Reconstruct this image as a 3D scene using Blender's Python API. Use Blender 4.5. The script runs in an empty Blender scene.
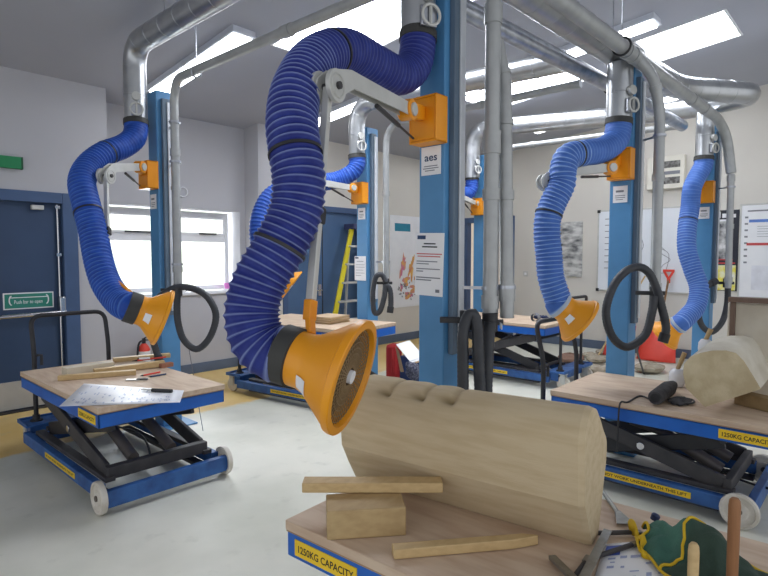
import bpy, bmesh, math, random
from mathutils import Vector, Matrix, Euler
random.seed(7)
SC = bpy.context.scene
COL = SC.collection
V = Vector
PI = math.pi

# ------------------------------------------------------------------ camera
F_PX, PITCH, HEAD, CAM_H = 552.0, math.radians(3.3), math.radians(42.5), 1.55
FW = V((math.cos(HEAD)*math.cos(PITCH), math.sin(HEAD)*math.cos(PITCH), -math.sin(PITCH)))
RT = V((math.sin(HEAD), -math.cos(HEAD), 0))
UP = RT.cross(FW)
CP = V((0, 0, CAM_H))
cd = bpy.data.cameras.new('camera')
cam = bpy.data.objects.new('camera', cd)
COL.objects.link(cam)
cam.matrix_world = Matrix(((RT.x, UP.x, -FW.x, 0), (RT.y, UP.y, -FW.y, 0), (RT.z, UP.z, -FW.z, CAM_H), (0, 0, 0, 1)))
cd.sensor_width = 36
cd.lens = F_PX/768*36
cd.clip_start = .05
SC.camera = cam

def ray(px, py): return FW + RT*((px-384)/F_PX) + UP*((288-py)/F_PX)
def at(px, py, D): return CP + ray(px, py)*D            # point on a sight line at a depth
def gz(px, py, z=0.0):
    d = ray(px, py); return CP + d*((z-CAM_H)/d.z)
def onx(px, py, x):
    d = ray(px, py); return CP + d*(x/d.x)
def ony(px, py, y):
    d = ray(px, py); return CP + d*(y/d.y)

# ------------------------------------------------------------------ materials
def srgb(c):
    return tuple(((v/255)/12.92 if v/255 <= .04045 else ((v/255+.055)/1.055)**2.4) for v in c) + (1,)
MATS = {}
def mat(name, c, rough=.6, metal=0., c2=None, nscale=8., namt=.5, bump=0., bscale=60., stretch=None, spec=.5, emit=0, rib=None):
    m = bpy.data.materials.new(name); m.use_nodes = True
    nt = m.node_tree; N = nt.nodes; L = nt.links
    b = N['Principled BSDF']
    b.inputs['Roughness'].default_value = rough
    b.inputs['Metallic'].default_value = metal
    b.inputs['Specular IOR Level'].default_value = spec
    tc = N.new('ShaderNodeTexCoord'); mp = N.new('ShaderNodeMapping')
    L.new(tc.outputs['Object'], mp.inputs['Vector'])
    if stretch: mp.inputs['Scale'].default_value = stretch
    nz = N.new('ShaderNodeTexNoise'); nz.inputs['Scale'].default_value = nscale; nz.inputs['Detail'].default_value = 6
    L.new(mp.outputs[0], nz.inputs['Vector'])
    mx = N.new('ShaderNodeMix'); mx.data_type = 'RGBA'
    cA = srgb(c); cB = srgb(c2) if c2 else tuple(v*.8 for v in cA[:3])+(1,)
    mx.inputs[6].default_value = cA; mx.inputs[7].default_value = cB
    mr = N.new('ShaderNodeMapRange'); mr.inputs[1].default_value = .4; mr.inputs[2].default_value = .65; mr.inputs[3].default_value = 0; mr.inputs[4].default_value = namt
    L.new(nz.outputs[0], mr.inputs[0]); L.new(mr.outputs[0], mx.inputs[0])
    out = mx.outputs[2]
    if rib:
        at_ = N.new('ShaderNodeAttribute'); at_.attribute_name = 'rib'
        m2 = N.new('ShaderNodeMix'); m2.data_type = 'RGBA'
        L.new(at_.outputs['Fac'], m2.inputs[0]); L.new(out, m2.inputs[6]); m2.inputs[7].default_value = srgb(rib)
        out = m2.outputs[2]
    L.new(out, b.inputs['Base Color'])
    if emit:
        L.new(out, b.inputs['Emission Color']); b.inputs['Emission Strength'].default_value = emit
    if bump:
        n2 = N.new('ShaderNodeTexNoise'); n2.inputs['Scale'].default_value = bscale; n2.inputs['Detail'].default_value = 5
        L.new(mp.outputs[0], n2.inputs['Vector'])
        bp = N.new('ShaderNodeBump'); bp.inputs['Strength'].default_value = bump; bp.inputs['Distance'].default_value = .01
        L.new(n2.outputs[0], bp.inputs['Height']); L.new(bp.outputs[0], b.inputs['Normal'])
    MATS[name] = m
    return m

M_ = mat
WALL = M_('wall_paint_shaded', (182, 182, 187), .85, c2=(176, 176, 181), nscale=1.5)  # shadow on the left wall is put into this greyer tone
WALLB = M_('back_wall_paint', (212, 208, 200), .85, c2=(204, 200, 194), nscale=1.5)
CEIL = M_('ceiling_paint', (170, 173, 184), .9, c2=(164, 167, 178), nscale=1.)
SKIRT = M_('skirting_paint', (92, 106, 128), .5, nscale=5)
DOORB = M_('door_blue', (48, 70, 102), .45, c2=(42, 62, 92), nscale=3)
DOORF = M_('door_frame_blue', (66, 90, 128), .45, nscale=3)
POSTB = M_('post_blue', (82, 140, 188), .42, c2=(72, 128, 174), nscale=5, namt=.6)
TBLUE = M_('table_blue', (22, 98, 190), .4, c2=(16, 82, 168), nscale=6, namt=.7)
TBLUED = M_('worn_blue', (46, 96, 160), .5, c2=(28, 66, 122), nscale=9, namt=.9)
BLACK = M_('black_steel', (34, 34, 38), .5, c2=(50, 50, 54), nscale=9)
DGREY = M_('scissor_grey', (52, 51, 54), .55, c2=(72, 69, 70), nscale=6, namt=.8)
RUBBER = M_('hose_rubber', (46, 49, 55), .5, c2=(64, 66, 70), nscale=14)
GALV = M_('galvanised_steel', (186, 189, 196), .3, metal=.85, c2=(150, 154, 164), nscale=14, namt=.8)
SPIRAL = M_('spiral_duct_steel', (184, 186, 188), .3, metal=.85, c2=(160, 163, 168), nscale=7, namt=.6)
PIPEG = M_('grey_pipe', (168, 170, 170), .4, metal=.35, c2=(150, 152, 153), nscale=9, namt=.6)
ALU = M_('arm_grey', (196, 196, 192), .45, metal=.2, nscale=9)
ORANGE = M_('bracket_orange', (236, 152, 18), .4, c2=(222, 136, 14), nscale=6)
HOODO = M_('hood_orange', (234, 156, 20), .38, c2=(222, 140, 16), nscale=5)
GRILL = M_('grille_metal', (150, 126, 92), .45, metal=.3, nscale=20)
FILT = M_('hood_inside', (78, 58, 38), .8, c2=(50, 38, 28), nscale=30, namt=.8)
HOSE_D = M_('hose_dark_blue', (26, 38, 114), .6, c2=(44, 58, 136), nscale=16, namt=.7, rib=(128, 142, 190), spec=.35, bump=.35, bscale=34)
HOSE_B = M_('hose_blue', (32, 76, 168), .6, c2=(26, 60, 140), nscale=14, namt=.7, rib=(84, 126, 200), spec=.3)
HOSE_HAZE = M_('hose_hazed_blue', (68, 110, 188), .6, c2=(56, 94, 170), nscale=14, namt=.7, rib=(160, 192, 238), spec=.4)  # same blue hose, with lens haze put into the paler colour
CUFF = M_('cuff_black', (58, 58, 56), .7, nscale=15)
CUFFW = M_('cuff_pale', (176, 188, 204), .6, nscale=15)
PLY = M_('plywood', (206, 184, 160), .6, c2=(186, 158, 134), nscale=4, namt=.8, stretch=(6, 1, 6))
PLYE = M_('plywood_edge', (172, 144, 112), .65, c2=(142, 114, 86), nscale=10, namt=.8, stretch=(1, 1, 14))
WOOD = M_('pale_timber', (200, 172, 124), .6, c2=(180, 150, 104), nscale=7, namt=.6, stretch=(3, 5, 9))
WOODX = M_('pale_timber_end', (182, 156, 112), .65, c2=(162, 134, 92), nscale=7, namt=.6, stretch=(2, 4, 6))
WOODD = M_('dark_timber', (132, 98, 64), .6, c2=(104, 74, 46), nscale=9, namt=.9, stretch=(6, 6, 1))
STONEW = M_('white_stone', (214, 208, 194), .85, c2=(196, 188, 170), nscale=7, namt=.8, bump=.25, bscale=70)
STONEF = M_('buff_stone', (190, 176, 146), .9, c2=(164, 148, 116), nscale=6, namt=.8, bump=.3, bscale=60)
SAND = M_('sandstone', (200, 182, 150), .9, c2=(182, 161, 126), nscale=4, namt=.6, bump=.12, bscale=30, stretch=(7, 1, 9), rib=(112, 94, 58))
PAPER = M_('paper', (238, 238, 240), .5, c2=(230, 230, 236), nscale=4)
FILM = M_('drawing_film', (228, 229, 234), .42, c2=(214, 219, 230), nscale=9)
INK = M_('ink_blue', (160, 170, 206), .5)
INKG = M_('ink_grey', (126, 128, 136), .6)
INKR = M_('ink_red', (200, 72, 72), .6)
INKB = M_('ink_black', (26, 28, 34), .6)
NAVY = M_('navy_plate', (30, 62, 104), .5)
YEL = M_('label_yellow', (240, 200, 34), .5, c2=(228, 184, 26), nscale=12)
YELL = M_('ladder_yellow', (222, 206, 40), .5, c2=(206, 188, 34), nscale=8)
RED = M_('red_plastic', (222, 66, 48), .45, c2=(206, 54, 42), nscale=6)
REDD = M_('red_cloth', (160, 26, 32), .8, nscale=12)
GREEN = M_('sign_green', (22, 128, 78), .5, nscale=6)
GREENT = M_('sign_teal_green', (38, 128, 112), .5, nscale=6)
WHITE = M_('white_plastic', (232, 233, 236), .45, c2=(222, 223, 228), nscale=6)
WHEELW = M_('wheel_nylon', (214, 208, 198), .55, c2=(190, 182, 168), nscale=12, namt=.8)
CHROME = M_('chrome', (205, 205, 208), .22, metal=1., nscale=5)
STEELT = M_('tool_steel', (150, 150, 146), .38, metal=.8, c2=(120, 118, 112), nscale=16, namt=.8)
APRON = M_('apron_green', (66, 112, 98), .85, c2=(52, 94, 82), nscale=10, namt=.9, bump=.3, bscale=160, rib=(46, 66, 54))
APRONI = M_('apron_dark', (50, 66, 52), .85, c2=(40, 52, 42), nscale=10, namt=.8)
TRIM = M_('trim_yellow', (214, 178, 30), .75, c2=(196, 158, 26), nscale=18)
MAPP = M_('map_pink', (196, 110, 150), .6, c2=(226, 178, 72), nscale=9, namt=1.)
PHOTO = M_('photo_print', (208, 208, 206), .5, c2=(84, 86, 90), nscale=3.5, namt=1., stretch=(1, 1.2, 3))
BLUEC = M_('cap_navy', (28, 44, 84), .5, nscale=9)
PURPLE = M_('pink_plastic', (214, 120, 196), .5, nscale=9)
BROWN = M_('brown_wood', (110, 88, 74), .6, nscale=9, stretch=(4, 4, 1))
GLOVE = M_('dark_grey_cloth', (74, 72, 74), .85, c2=(54, 52, 56), nscale=30, namt=.9, bump=.4, bscale=120)
RUBBLE = M_('offcut_stone', (176, 166, 148), .9, c2=(140, 126, 106), nscale=9, namt=.8)
INTER = M_('room_beyond', (206, 190, 176), .9, c2=(186, 168, 154), nscale=1.5, emit=.12)
SKYL = M_('skylight_opal', (244, 248, 255), .6, emit=13)
LAMP = M_('lamp_diffuser', (250, 252, 255), .6, emit=8.)
HILL = M_('hillside_glow', (240, 244, 234), .95, c2=(206, 220, 196), nscale=.5, namt=.8, emit=1.0)  # near-white colour and glow stand in for blown-out daylight on the slope

def floor_mat():
    m = bpy.data.materials.new('floor_paint'); m.use_nodes = True
    nt = m.node_tree; N = nt.nodes; L = nt.links; b = N['Principled BSDF']
    tc = N.new('ShaderNodeTexCoord'); sp = N.new('ShaderNodeSeparateXYZ'); L.new(tc.outputs['Object'], sp.inputs[0])
    n1 = N.new('ShaderNodeTexNoise'); n1.inputs['Scale'].default_value = 1.3; n1.inputs['Detail'].default_value = 8; L.new(tc.outputs['Object'], n1.inputs['Vector'])
    n2 = N.new('ShaderNodeTexNoise'); n2.inputs['Scale'].default_value = 7; n2.inputs['Detail'].default_value = 8; L.new(tc.outputs['Object'], n2.inputs['Vector'])
    r1 = N.new('ShaderNodeValToRGB'); L.new(n1.outputs[0], r1.inputs[0])
    r1.color_ramp.elements[0].position = .3; r1.color_ramp.elements[0].color = srgb((200, 200, 186))
    r1.color_ramp.elements[1].position = .62; r1.color_ramp.elements[1].color = srgb((224, 222, 210))
    r2 = N.new('ShaderNodeValToRGB'); L.new(n1.outputs[0], r2.inputs[0])
    r2.color_ramp.elements[0].position = .3; r2.color_ramp.elements[0].color = srgb((218, 182, 108))
    r2.color_ramp.elements[1].position = .7; r2.color_ramp.elements[1].color = srgb((232, 204, 142))
    ad = N.new('ShaderNodeMath'); ad.operation = 'MULTIPLY_ADD'; L.new(n2.outputs[0], ad.inputs[0]); ad.inputs[1].default_value = .22; L.new(sp.outputs[1], ad.inputs[2])
    gt = N.new('ShaderNodeMapRange'); L.new(ad.outputs[0], gt.inputs[0]); gt.inputs[1].default_value = 5.07; gt.inputs[2].default_value = 5.13
    mx = N.new('ShaderNodeMix'); mx.data_type = 'RGBA'; L.new(gt.outputs[0], mx.inputs[0]); L.new(r1.outputs[0], mx.inputs[6]); L.new(r2.outputs[0], mx.inputs[7])
    # dark scuffs
    mr = N.new('ShaderNodeMapRange'); L.new(n2.outputs[0], mr.inputs[0]); mr.inputs[1].default_value = .6; mr.inputs[2].default_value = .8; mr.inputs[4].default_value = .45
    m2 = N.new('ShaderNodeMix'); m2.data_type = 'RGBA'; L.new(mr.outputs[0], m2.inputs[0]); L.new(mx.outputs[2], m2.inputs[6]); m2.inputs[7].default_value = srgb((170, 170, 156))
    L.new(m2.outputs[2], b.inputs['Base Color'])
    b.inputs['Roughness'].default_value = .42; b.inputs['Specular IOR Level'].default_value = .35
    return m
FLOOR = floor_mat()

def glass_mat():
    m = bpy.data.materials.new('window_glass'); m.use_nodes = True
    nt = m.node_tree; N = nt.nodes; L = nt.links
    N.remove(N['Principled BSDF'])
    t = N.new('ShaderNodeBsdfTransparent'); g = N.new('ShaderNodeBsdfGlossy'); g.inputs['Roughness'].default_value = .05
    mx = N.new('ShaderNodeMixShader'); fr = N.new('ShaderNodeFresnel'); fr.inputs[0].default_value = 1.35
    L.new(fr.outputs[0], mx.inputs[0]); L.new(t.outputs[0], mx.inputs[1]); L.new(g.outputs[0], mx.inputs[2])
    L.new(mx.outputs[0], N['Material Output'].inputs[0])
    return m
GLASS = glass_mat()

# ------------------------------------------------------------------ mesh building
class MB:
    def __init__(s): s.v = []; s.f = []; s.rib = {}
    def add(s, verts, faces):
        o = len(s.v); s.v += [V(p) for p in verts]; s.f += [tuple(o+i for i in f) for f in faces]; return s
    def box(s, c, d, rot=None):
        c = V(c); hx, hy, hz = d[0]/2, d[1]/2, d[2]/2
        R = Euler(rot).to_matrix() if isinstance(rot, tuple) else (rot if rot else Matrix.Identity(3))
        vs = [c + R @ V((x*hx, y*hy, z*hz)) for z in (-1, 1) for y in (-1, 1) for x in (-1, 1)]
        return s.add(vs, [(0, 2, 3, 1), (4, 5, 7, 6), (0, 1, 5, 4), (2, 6, 7, 3), (0, 4, 6, 2), (1, 3, 7, 5)])
    def bx(s, a, b):
        return s.box([(p+q)/2 for p, q in zip(a, b)], [abs(q-p) for p, q in zip(a, b)])
    def bar(s, p, q, w, h, up=V((0, 0, 1))):
        p, q = V(p), V(q); d = (q-p); l = d.length; d.normalize()
        sx = d.cross(up)
        if sx.length < 1e-4: sx = d.cross(V((1, 0, 0)))
        sx.normalize(); sz = sx.cross(d)
        R = Matrix((sx, d, sz)).transposed()
        return s.box((p+q)/2, (w, l, h), R)
    def tube(s, pts, r, n=12, cap=True, radii=None, rib=None):
        pts = [V(p) for p in pts]; k = len(pts)
        tang = []
        for i in range(k):
            a = pts[max(0, i-1)]; b = pts[min(k-1, i+1)]; tang.append((b-a).normalized())
        t = tang[0]; u = t.cross(V((0, 0, 1)))
        if u.length < .05: u = t.cross(V((0, 1, 0)))
        u.normalize(); o = len(s.v)
        for i in range(k):
            if i:
                ax = tang[i-1].cross(tang[i])
                if ax.length > 1e-7:
                    u = Matrix.Rotation(tang[i-1].angle(tang[i]), 3, ax.normalized()) @ u
                u = (u - tang[i]*u.dot(tang[i])).normalized()
            w = tang[i].cross(u); rr = radii[i] if radii else r
            for j in range(n):
                a = 2*PI*j/n
                s.v.append(pts[i] + (u*math.cos(a)+w*math.sin(a))*rr)
                if rib is not None: s.rib[len(s.v)-1] = rib[i]
        for i in range(k-1):
            for j in range(n):
                j2 = (j+1) % n
                s.f.append((o+i*n+j, o+i*n+j2, o+(i+1)*n+j2, o+(i+1)*n+j))
        if cap:
            s.f.append(tuple(o+j for j in range(n))[::-1]); s.f.append(tuple(o+(k-1)*n+j for j in range(n)))
        return s
    def lathe(s, prof, base, axis, n=32, closed=False):
        axis = V(axis).normalized(); base = V(base)
        u = axis.cross(V((0, 0, 1)))
        if u.length < .05: u = axis.cross(V((0, 1, 0)))
        u.normalize(); w = axis.cross(u); o = len(s.v); k = len(prof)
        for (t, r) in prof:
            for j in range(n):
                a = 2*PI*j/n
                s.v.append(base + axis*t + (u*math.cos(a)+w*math.sin(a))*max(r, 1e-5))
        for i in range(k if closed else k-1):
            i2 = (i+1) % k
            for j in range(n):
                j2 = (j+1) % n
                s.f.append((o+i*n+j, o+i*n+j2, o+i2*n+j2, o+i2*n+j))
        return s
    def cyl(s, p, q, r, n=24, bev=.0):
        p, q = V(p), V(q); l = (q-p).length
        b = bev or min(r, l)*.08
        return s.lathe([(0, 0), (0, r-b), (b, r), (l-b, r), (l, r-b), (l, 0)], p, q-p, n)
    def torus(s, c, axis, R, r, n=32, m=8):
        return s.lathe([(math.sin(2*PI*i/m)*r, R+math.cos(2*PI*i/m)*r) for i in range(m)], c, axis, n, closed=True)
    def ball(s, c, r, n=16, sq=(1, 1, 1)):
        c = V(c); o = len(s.v); m = n//2
        for i in range(m+1):
            ph = PI*i/m
            for j in range(n):
                a = 2*PI*j/n
                s.v.append(c + V((math.sin(ph)*math.cos(a)*r*sq[0], math.sin(ph)*math.sin(a)*r*sq[1], math.cos(ph)*r*sq[2])))
        for i in range(m):
            for j in range(n):
                j2 = (j+1) % n
                s.f.append((o+i*n+j, o+(i+1)*n+j, o+(i+1)*n+j2, o+i*n+j2))
        return s
    def prism(s, poly, ext):
        poly = [V(p) for p in poly]; e = V(ext); k = len(poly)
        s.add(poly + [p+e for p in poly], [tuple(range(k))[::-1], tuple(range(k, 2*k))] + [(i, (i+1) % k, k+(i+1) % k, k+i) for i in range(k)])
        return s

WM = {}
def wm(o): return WM.get(o.name, Matrix.Identity(4))

def mesh_obj(name, mb, m, M=None, bevel=0., smooth=40):
    me = bpy.data.meshes.new(name)
    vs = [(M @ p) for p in mb.v] if M is not None else mb.v
    me.from_pydata([tuple(p) for p in vs], [], mb.f)
    bm = bmesh.new(); bm.from_mesh(me)
    bmesh.ops.recalc_face_normals(bm, faces=bm.faces); bm.to_mesh(me); bm.free()
    if mb.rib:
        a = me.attributes.new('rib', 'FLOAT', 'POINT')
        for i in range(len(me.vertices)): a.data[i].value = mb.rib.get(i, 0.)
    me.materials.append(m)
    if smooth:
        for p in me.polygons: p.use_smooth = True
        me.set_sharp_from_angle(angle=math.radians(smooth))
    o = bpy.data.objects.new(name, me); COL.objects.link(o)
    if bevel:
        md = o.modifiers.new('bevel', 'BEVEL'); md.width = bevel; md.segments = 2; md.limit_method = 'ANGLE'; md.angle_limit = math.radians(50)
    return o

def tag(o, label=None, cat=None, group=None, kind=None):
    if label: o['label'] = label
    if cat: o['category'] = cat
    if group: o['group'] = group
    if kind: o['kind'] = kind
    return o

def thing(name, label, cat, loc=(0, 0, 0), rz=0., group=None):
    o = bpy.data.objects.new(name, None); COL.objects.link(o)
    o.empty_display_size = .1
    o.location = loc; o.rotation_euler = (0, 0, rz)
    WM[o.name] = Matrix.Translation(V(loc)) @ Matrix.Rotation(rz, 4, 'Z')
    return tag(o, label, cat, group)

def part(name, mb, m, parent, local=True, bevel=0., smooth=40, label=None, kind=None):
    """local: the builder is in the thing's own frame; otherwise in room coordinates"""
    P = wm(parent)
    o = mesh_obj(name, mb, m, None if local else P.inverted(), bevel, smooth)
    o.parent = parent; WM[o.name] = P
    if label: o['label'] = label
    if kind: o['kind'] = kind
    return o

def solo(name, mb, m, label, cat, group=None, bevel=0., smooth=40, kind=None):
    xs = [p.x for p in mb.v]; ys = [p.y for p in mb.v]; zs = [p.z for p in mb.v]
    c = V(((min(xs)+max(xs))/2, (min(ys)+max(ys))/2, min(zs)))
    o = mesh_obj(name, mb, m, Matrix.Translation(-c), bevel, smooth)
    o.location = c; WM[o.name] = Matrix.Translation(c)
    return tag(o, label, cat, group, kind)

def struct(name, mb, m, bevel=0., parent=None, smooth=0):
    if parent: return part(name, mb, m, parent, False, bevel, smooth)
    o = mesh_obj(name, mb, m, None, bevel, smooth); o['kind'] = 'structure'; return o

def copy_tree(o, parent=None):
    c = o.copy(); COL.objects.link(c)
    if parent: c.parent = parent
    for ch in list(o.children): copy_tree(ch, c)
    return c

def place(o, loc, rz, label, group=None):
    o.location = loc; o.rotation_euler = (0, 0, rz); o['label'] = label
    if group: o['group'] = group
    WM[o.name] = Matrix.Translation(V(loc)) @ Matrix.Rotation(rz, 4, 'Z')
    return o

def text_mb(body, size, origin, right, up, spacing=1., bold=0.):
    """letters as a flat mesh: origin = left end of the baseline in room (or local) coordinates"""
    cu = bpy.data.curves.new('letters', 'FONT'); cu.body = body; cu.size = size; cu.space_character = spacing
    cu.resolution_u = 3; cu.offset = bold
    o = bpy.data.objects.new('letters', cu); COL.objects.link(o)
    bpy.context.view_layer.update()
    me = bpy.data.meshes.new_from_object(o)
    right = V(right).normalized(); up = V(up).normalized(); origin = V(origin)
    mb = MB(); mb.add([origin + right*v.co.x + up*v.co.y for v in me.vertices], [tuple(p.vertices) for p in me.polygons])
    w = max([v.co.x for v in me.vertices] or [0])
    bpy.data.objects.remove(o); bpy.data.curves.remove(cu); bpy.data.meshes.remove(me)
    return mb, w

def fit_text(body, width, height, origin, right, up, bold=0.):
    """text scaled to a width; height is the cap height"""
    mb, w = text_mb(body, height*1.42, (0, 0, 0), (1, 0, 0), (0, 1, 0), bold=bold)
    k = width/max(w, 1e-4); right = V(right).normalized(); up = V(up).normalized(); origin = V(origin)
    mb.v = [origin + right*(p.x*k) + up*p.y for p in mb.v]
    return mb

def crom(pts, n=10):
    P = [V(p) for p in pts]; out = []
    P = [P[0]*2-P[1]] + P + [P[-1]*2-P[-2]]
    for i in range(1, len(P)-2):
        a, b, c, d = P[i-1:i+3]
        for k in range(n):
            t = k/n
            out.append(.5*((2*b)+(c-a)*t+(2*a-5*b+4*c-d)*t*t+(3*b-a-3*c+d)*t**3))
    out.append(P[-2]); return out

def resample(pts, step):
    L = [0.]
    for a, b in zip(pts, pts[1:]): L.append(L[-1]+(b-a).length)
    n = max(2, round(L[-1]/step)); out = []; j = 0
    for i in range(n+1):
        s = L[-1]*i/n
        while j < len(L)-2 and L[j+1] < s: j += 1
        t = (s-L[j])/max(L[j+1]-L[j], 1e-9)
        out.append(pts[j].lerp(pts[j+1], min(max(t, 0), 1)))
    return out, L[-1]

def bend(pts, r, n=8):
    """polyline with rounded corners"""
    P = [V(p) for p in pts]; out = [P[0]]
    for i in range(1, len(P)-1):
        a, b, c = P[i-1], P[i], P[i+1]
        d1 = (a-b); d2 = (c-b); k = min(r, d1.length*.49, d2.length*.49)
        p = b+d1.normalized()*k; q = b+d2.normalized()*k
        for j in range(n+1):
            t = j/n; out.append(p*(1-t)**2 + b*2*t*(1-t) + q*t*t)
    out.append(P[-1]); return out

# ------------------------------------------------------------------ the room
CS = .106                                   # the ceiling rises away from the left wall
def cz(y): return 3.35 + CS*(6.5-y)
XB, XF, YF = 9.2, -3.5, -3.2                # back wall, and where the shell stops out of sight
YA, YW, YC = 6.35, 6.75, 6.55               # left wall: door bay, window bay, far bay
struct('floor', MB().bx((XF, YF, -.1), (XB+.2, 7.2, 0)), FLOOR)

# ceiling with its skylight openings
SKY = [(3.25, 4.13, 2.55, 4.44), (6.02, 6.86, 2.75, 4.2), (6.2, 7.02, 1.26, 2.09)]
xs = sorted({XF, XB+.2} | {v for s in SKY for v in s[:2]}); ys = sorted({YF, 7.0} | {v for s in SKY for v in s[2:]})
mb = MB()
for x0, x1 in zip(xs, xs[1:]):
    for y0, y1 in zip(ys, ys[1:]):
        mx_, my_ = (x0+x1)/2, (y0+y1)/2
        if any(s[0] < mx_ < s[1] and s[2] < my_ < s[3] for s in SKY): continue
        c = [V((x0, y0, cz(y0))), V((x1, y0, cz(y0))), V((x1, y1, cz(y1))), V((x0, y1, cz(y1)))]
        mb.prism(c, (0, 0, .12))
struct('ceiling', mb, CEIL)
for i, s in enumerate(SKY):
    x0, x1, y0, y1 = s
    fr = MB()
    for a, b in (((x0, y0), (x1, y0)), ((x1, y0), (x1, y1)), ((x1, y1), (x0, y1)), ((x0, y1), (x0, y0))):
        pa = V((a[0], a[1], cz(a[1])+.06)); pb = V((b[0], b[1], cz(b[1])+.06)); fr.bar(pa, pb, .025, .13)
    w = struct('window_%d' % (i+2), fr, WHITE)
    pn = MB().prism([(x0, y0, cz(y0)+.05), (x1, y0, cz(y0)+.05), (x1, y1, cz(y1)+.05), (x0, y1, cz(y1)+.05)], (0, 0, .02))
    part('pane', pn, SKYL, w, False, smooth=0)

# left wall, door bay (door_1 opening x 1.0..2.13), return, window bay, pier, far bay (door_2)
mb = MB()
T = .25
mb.bx((XF, YA, 0), (.35, YA+T, cz(YA)+.1)); mb.bx((.35, YA, 2.17), (2.08, YA+T, cz(YA)+.1)); mb.bx((2.08, YA, 0), (2.46, YW+.3, cz(YA)+.1))
struct('wall_left', mb, WALL)
WX0, WX1, WZ0, WZ1 = 2.58, 4.37, 1.07, 2.17
mb = MB()
mb.bx((2.46, YW, 0), (4.46, YW+.32, WZ0)); mb.bx((2.46, YW, WZ1), (4.46, YW+.32, cz(YW)+.1))
mb.bx((2.46, YW, WZ0), (WX0, YW+.32, WZ1)); mb.bx((WX1, YW, WZ0), (4.46, YW+.32, WZ1))
struct('wall_left_window_bay', mb, WALL)
mb = MB(); mb.bx((4.46, YC-.13, 0), (4.72, YW+.32, cz(YC)+.1)); struct('wall_left_pier', mb, WALL)
D2 = (4.95, 6.62, 2.33)
mb = MB(); mb.bx((4.72, YC, 0), (D2[0], YC+T, cz(YC)+.1)); mb.bx((D2[1], YC, 0), (XB+.2, YC+T, cz(YC)+.1)); mb.bx((D2[0], YC, D2[2]), (D2[1], YC+T, cz(YC)+.1))
struct('wall_left_far_bay', mb, WALLB)
# back wall with the glazed door opening
DB0, DB1, DBZ = 5.15, 6.28, 2.3
def wallpoly(y0, y1, z0, m=None):
    return [(XB, y0, z0), (XB, y1, z0), (XB, y1, cz(y1)+.1), (XB, y0, cz(y0)+.1)]
mb = MB(); mb.prism(wallpoly(YF, DB0, 0), (.2, 0, 0)); mb.prism(wallpoly(DB1, 6.9, 0), (.2, 0, 0)); mb.prism(wallpoly(DB0, DB1, DBZ), (.2, 0, 0))
struct('wall_back', mb, WALLB)
# skirting
mb = MB(); mb.bx((2.46, YW-.018, 0), (4.46, YW, .13)); mb.bx((4.46, YC-.148, 0), (4.72, YC-.13, .13)); mb.bx((2.47, YA+.02, 0), (2.488, YW, .13))
struct('baseboard_left', mb, SKIRT, .004)
mb = MB(); mb.bx((4.72, YC-.018, 0), (D2[0]-.06, YC, .14)); mb.bx((D2[1]+.06, YC-.018, 0), (XB, YC, .14)); struct('baseboard_left_far', mb, SKIRT, .004)
mb = MB(); mb.bx((XB-.018, YF, 0), (XB, DB0-.06, .14)); struct('baseboard_back', mb, SKIRT, .004)
# narrow dark threshold and pale kick strip under door_1
# window_1
fr = MB()
FY = YW+.2
x0, x1, z0, z1 = WX0, WX1-.06, WZ0+.02, WZ1-.02
tz = z0 + (z1-z0)*.66
for a, b in (((x0+.06, z0), (x1-.06, z0+.06)), ((x0+.06, z1-.06), (x1-.06, z1)), ((x0, z0), (x0+.06, z1)), ((x1-.06, z0), (x1, z1)), ((x0+.06, tz-.045), ((x0+x1)/2-.04, tz+.045)), (((x0+x1)/2+.04, tz-.045), (x1-.06, tz+.045)), (((x0+x1)/2-.04, z0+.06), ((x0+x1)/2+.04, z1-.06))):
    fr.bx((a[0], FY, a[1]), (b[0], FY+.06, b[1]))
xm = (x0+x1)/2
for xa, xb in ((x0+.06, xm-.04), (xm+.04, x1-.06)):
    za, zb = tz+.045, z1-.06
    for a, b in (((xa+.035, za), (xb-.035, za+.035)), ((xa+.035, zb-.035), (xb-.035, zb)), ((xa, za), (xa+.035, zb)), ((xb-.035, za), (xb, zb))):
        fr.bx((a[0], FY-.015, a[1]), (b[0], FY+.03, b[1]))
win = struct('window_1', fr, WHITE, .004)
part('pane', MB().bx((x0+.03, FY+.028, z0+.03), (x1-.03, FY+.034, z1-.03)), GLASS, win, False, smooth=0)
part('handle', MB().bx((2.86, FY-.045, tz+.055), (3.2, FY-.016, tz+.075)).bx((3.85, FY-.045, tz+.055), (4.1, FY-.016, tz+.075)), DGREY, win, False, .004)
part('window_sill', MB().bx((WX0-.0, YW-.04, WZ0-.03), (WX1, YW+.21, WZ0+.015)), WHITE, win, False, .006)
# hillside outside
struct('hill', MB().add([(-2, 9.0, -.5), (14, 9.0, -.5), (14, 26, 6.2), (-2, 26, 5.6)], [(0, 1, 2, 3)]), HILL)

# ---- door_1 : blue fire door in the left wall
d1 = struct('door_1', MB().bx((.45, YA+.06, .01), (2.0, YA+.11, 2.1)), DOORB, .004)
fr = MB(); fr.bx((1.99, YA-.02, 0), (2.13, YA+.2, 2.2)); fr.bx((.45, YA-.02, 2.09), (1.99, YA+.2, 2.2)); fr.bx((.3, YA-.02, 0), (.45, YA+.2, 2.2))
part('door_frame', fr, DOORF, d1, False, .006, 0)
part('kick_plate', MB().bx((.5, YA+.045, .02), (1.95, YA+.06, .3)), M_('kick_plate_grey', (176, 172, 164), .5, nscale=4), d1, False, .003, 0)
part('push_bar', MB().tube([(.6, YA-.03, .94), (1.985, YA-.03, .97)], .022, 14), CHROME, d1, False)
pb = MB(); pb.bx((1.93, YA-.05, .93), (1.985, YA+.06, 1.13)); pb.bx((.6, YA-.05, .9), (.66, YA+.06, 1.05)); part('push_bar_bracket', pb, CHROME, d1, False, .008)
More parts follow.
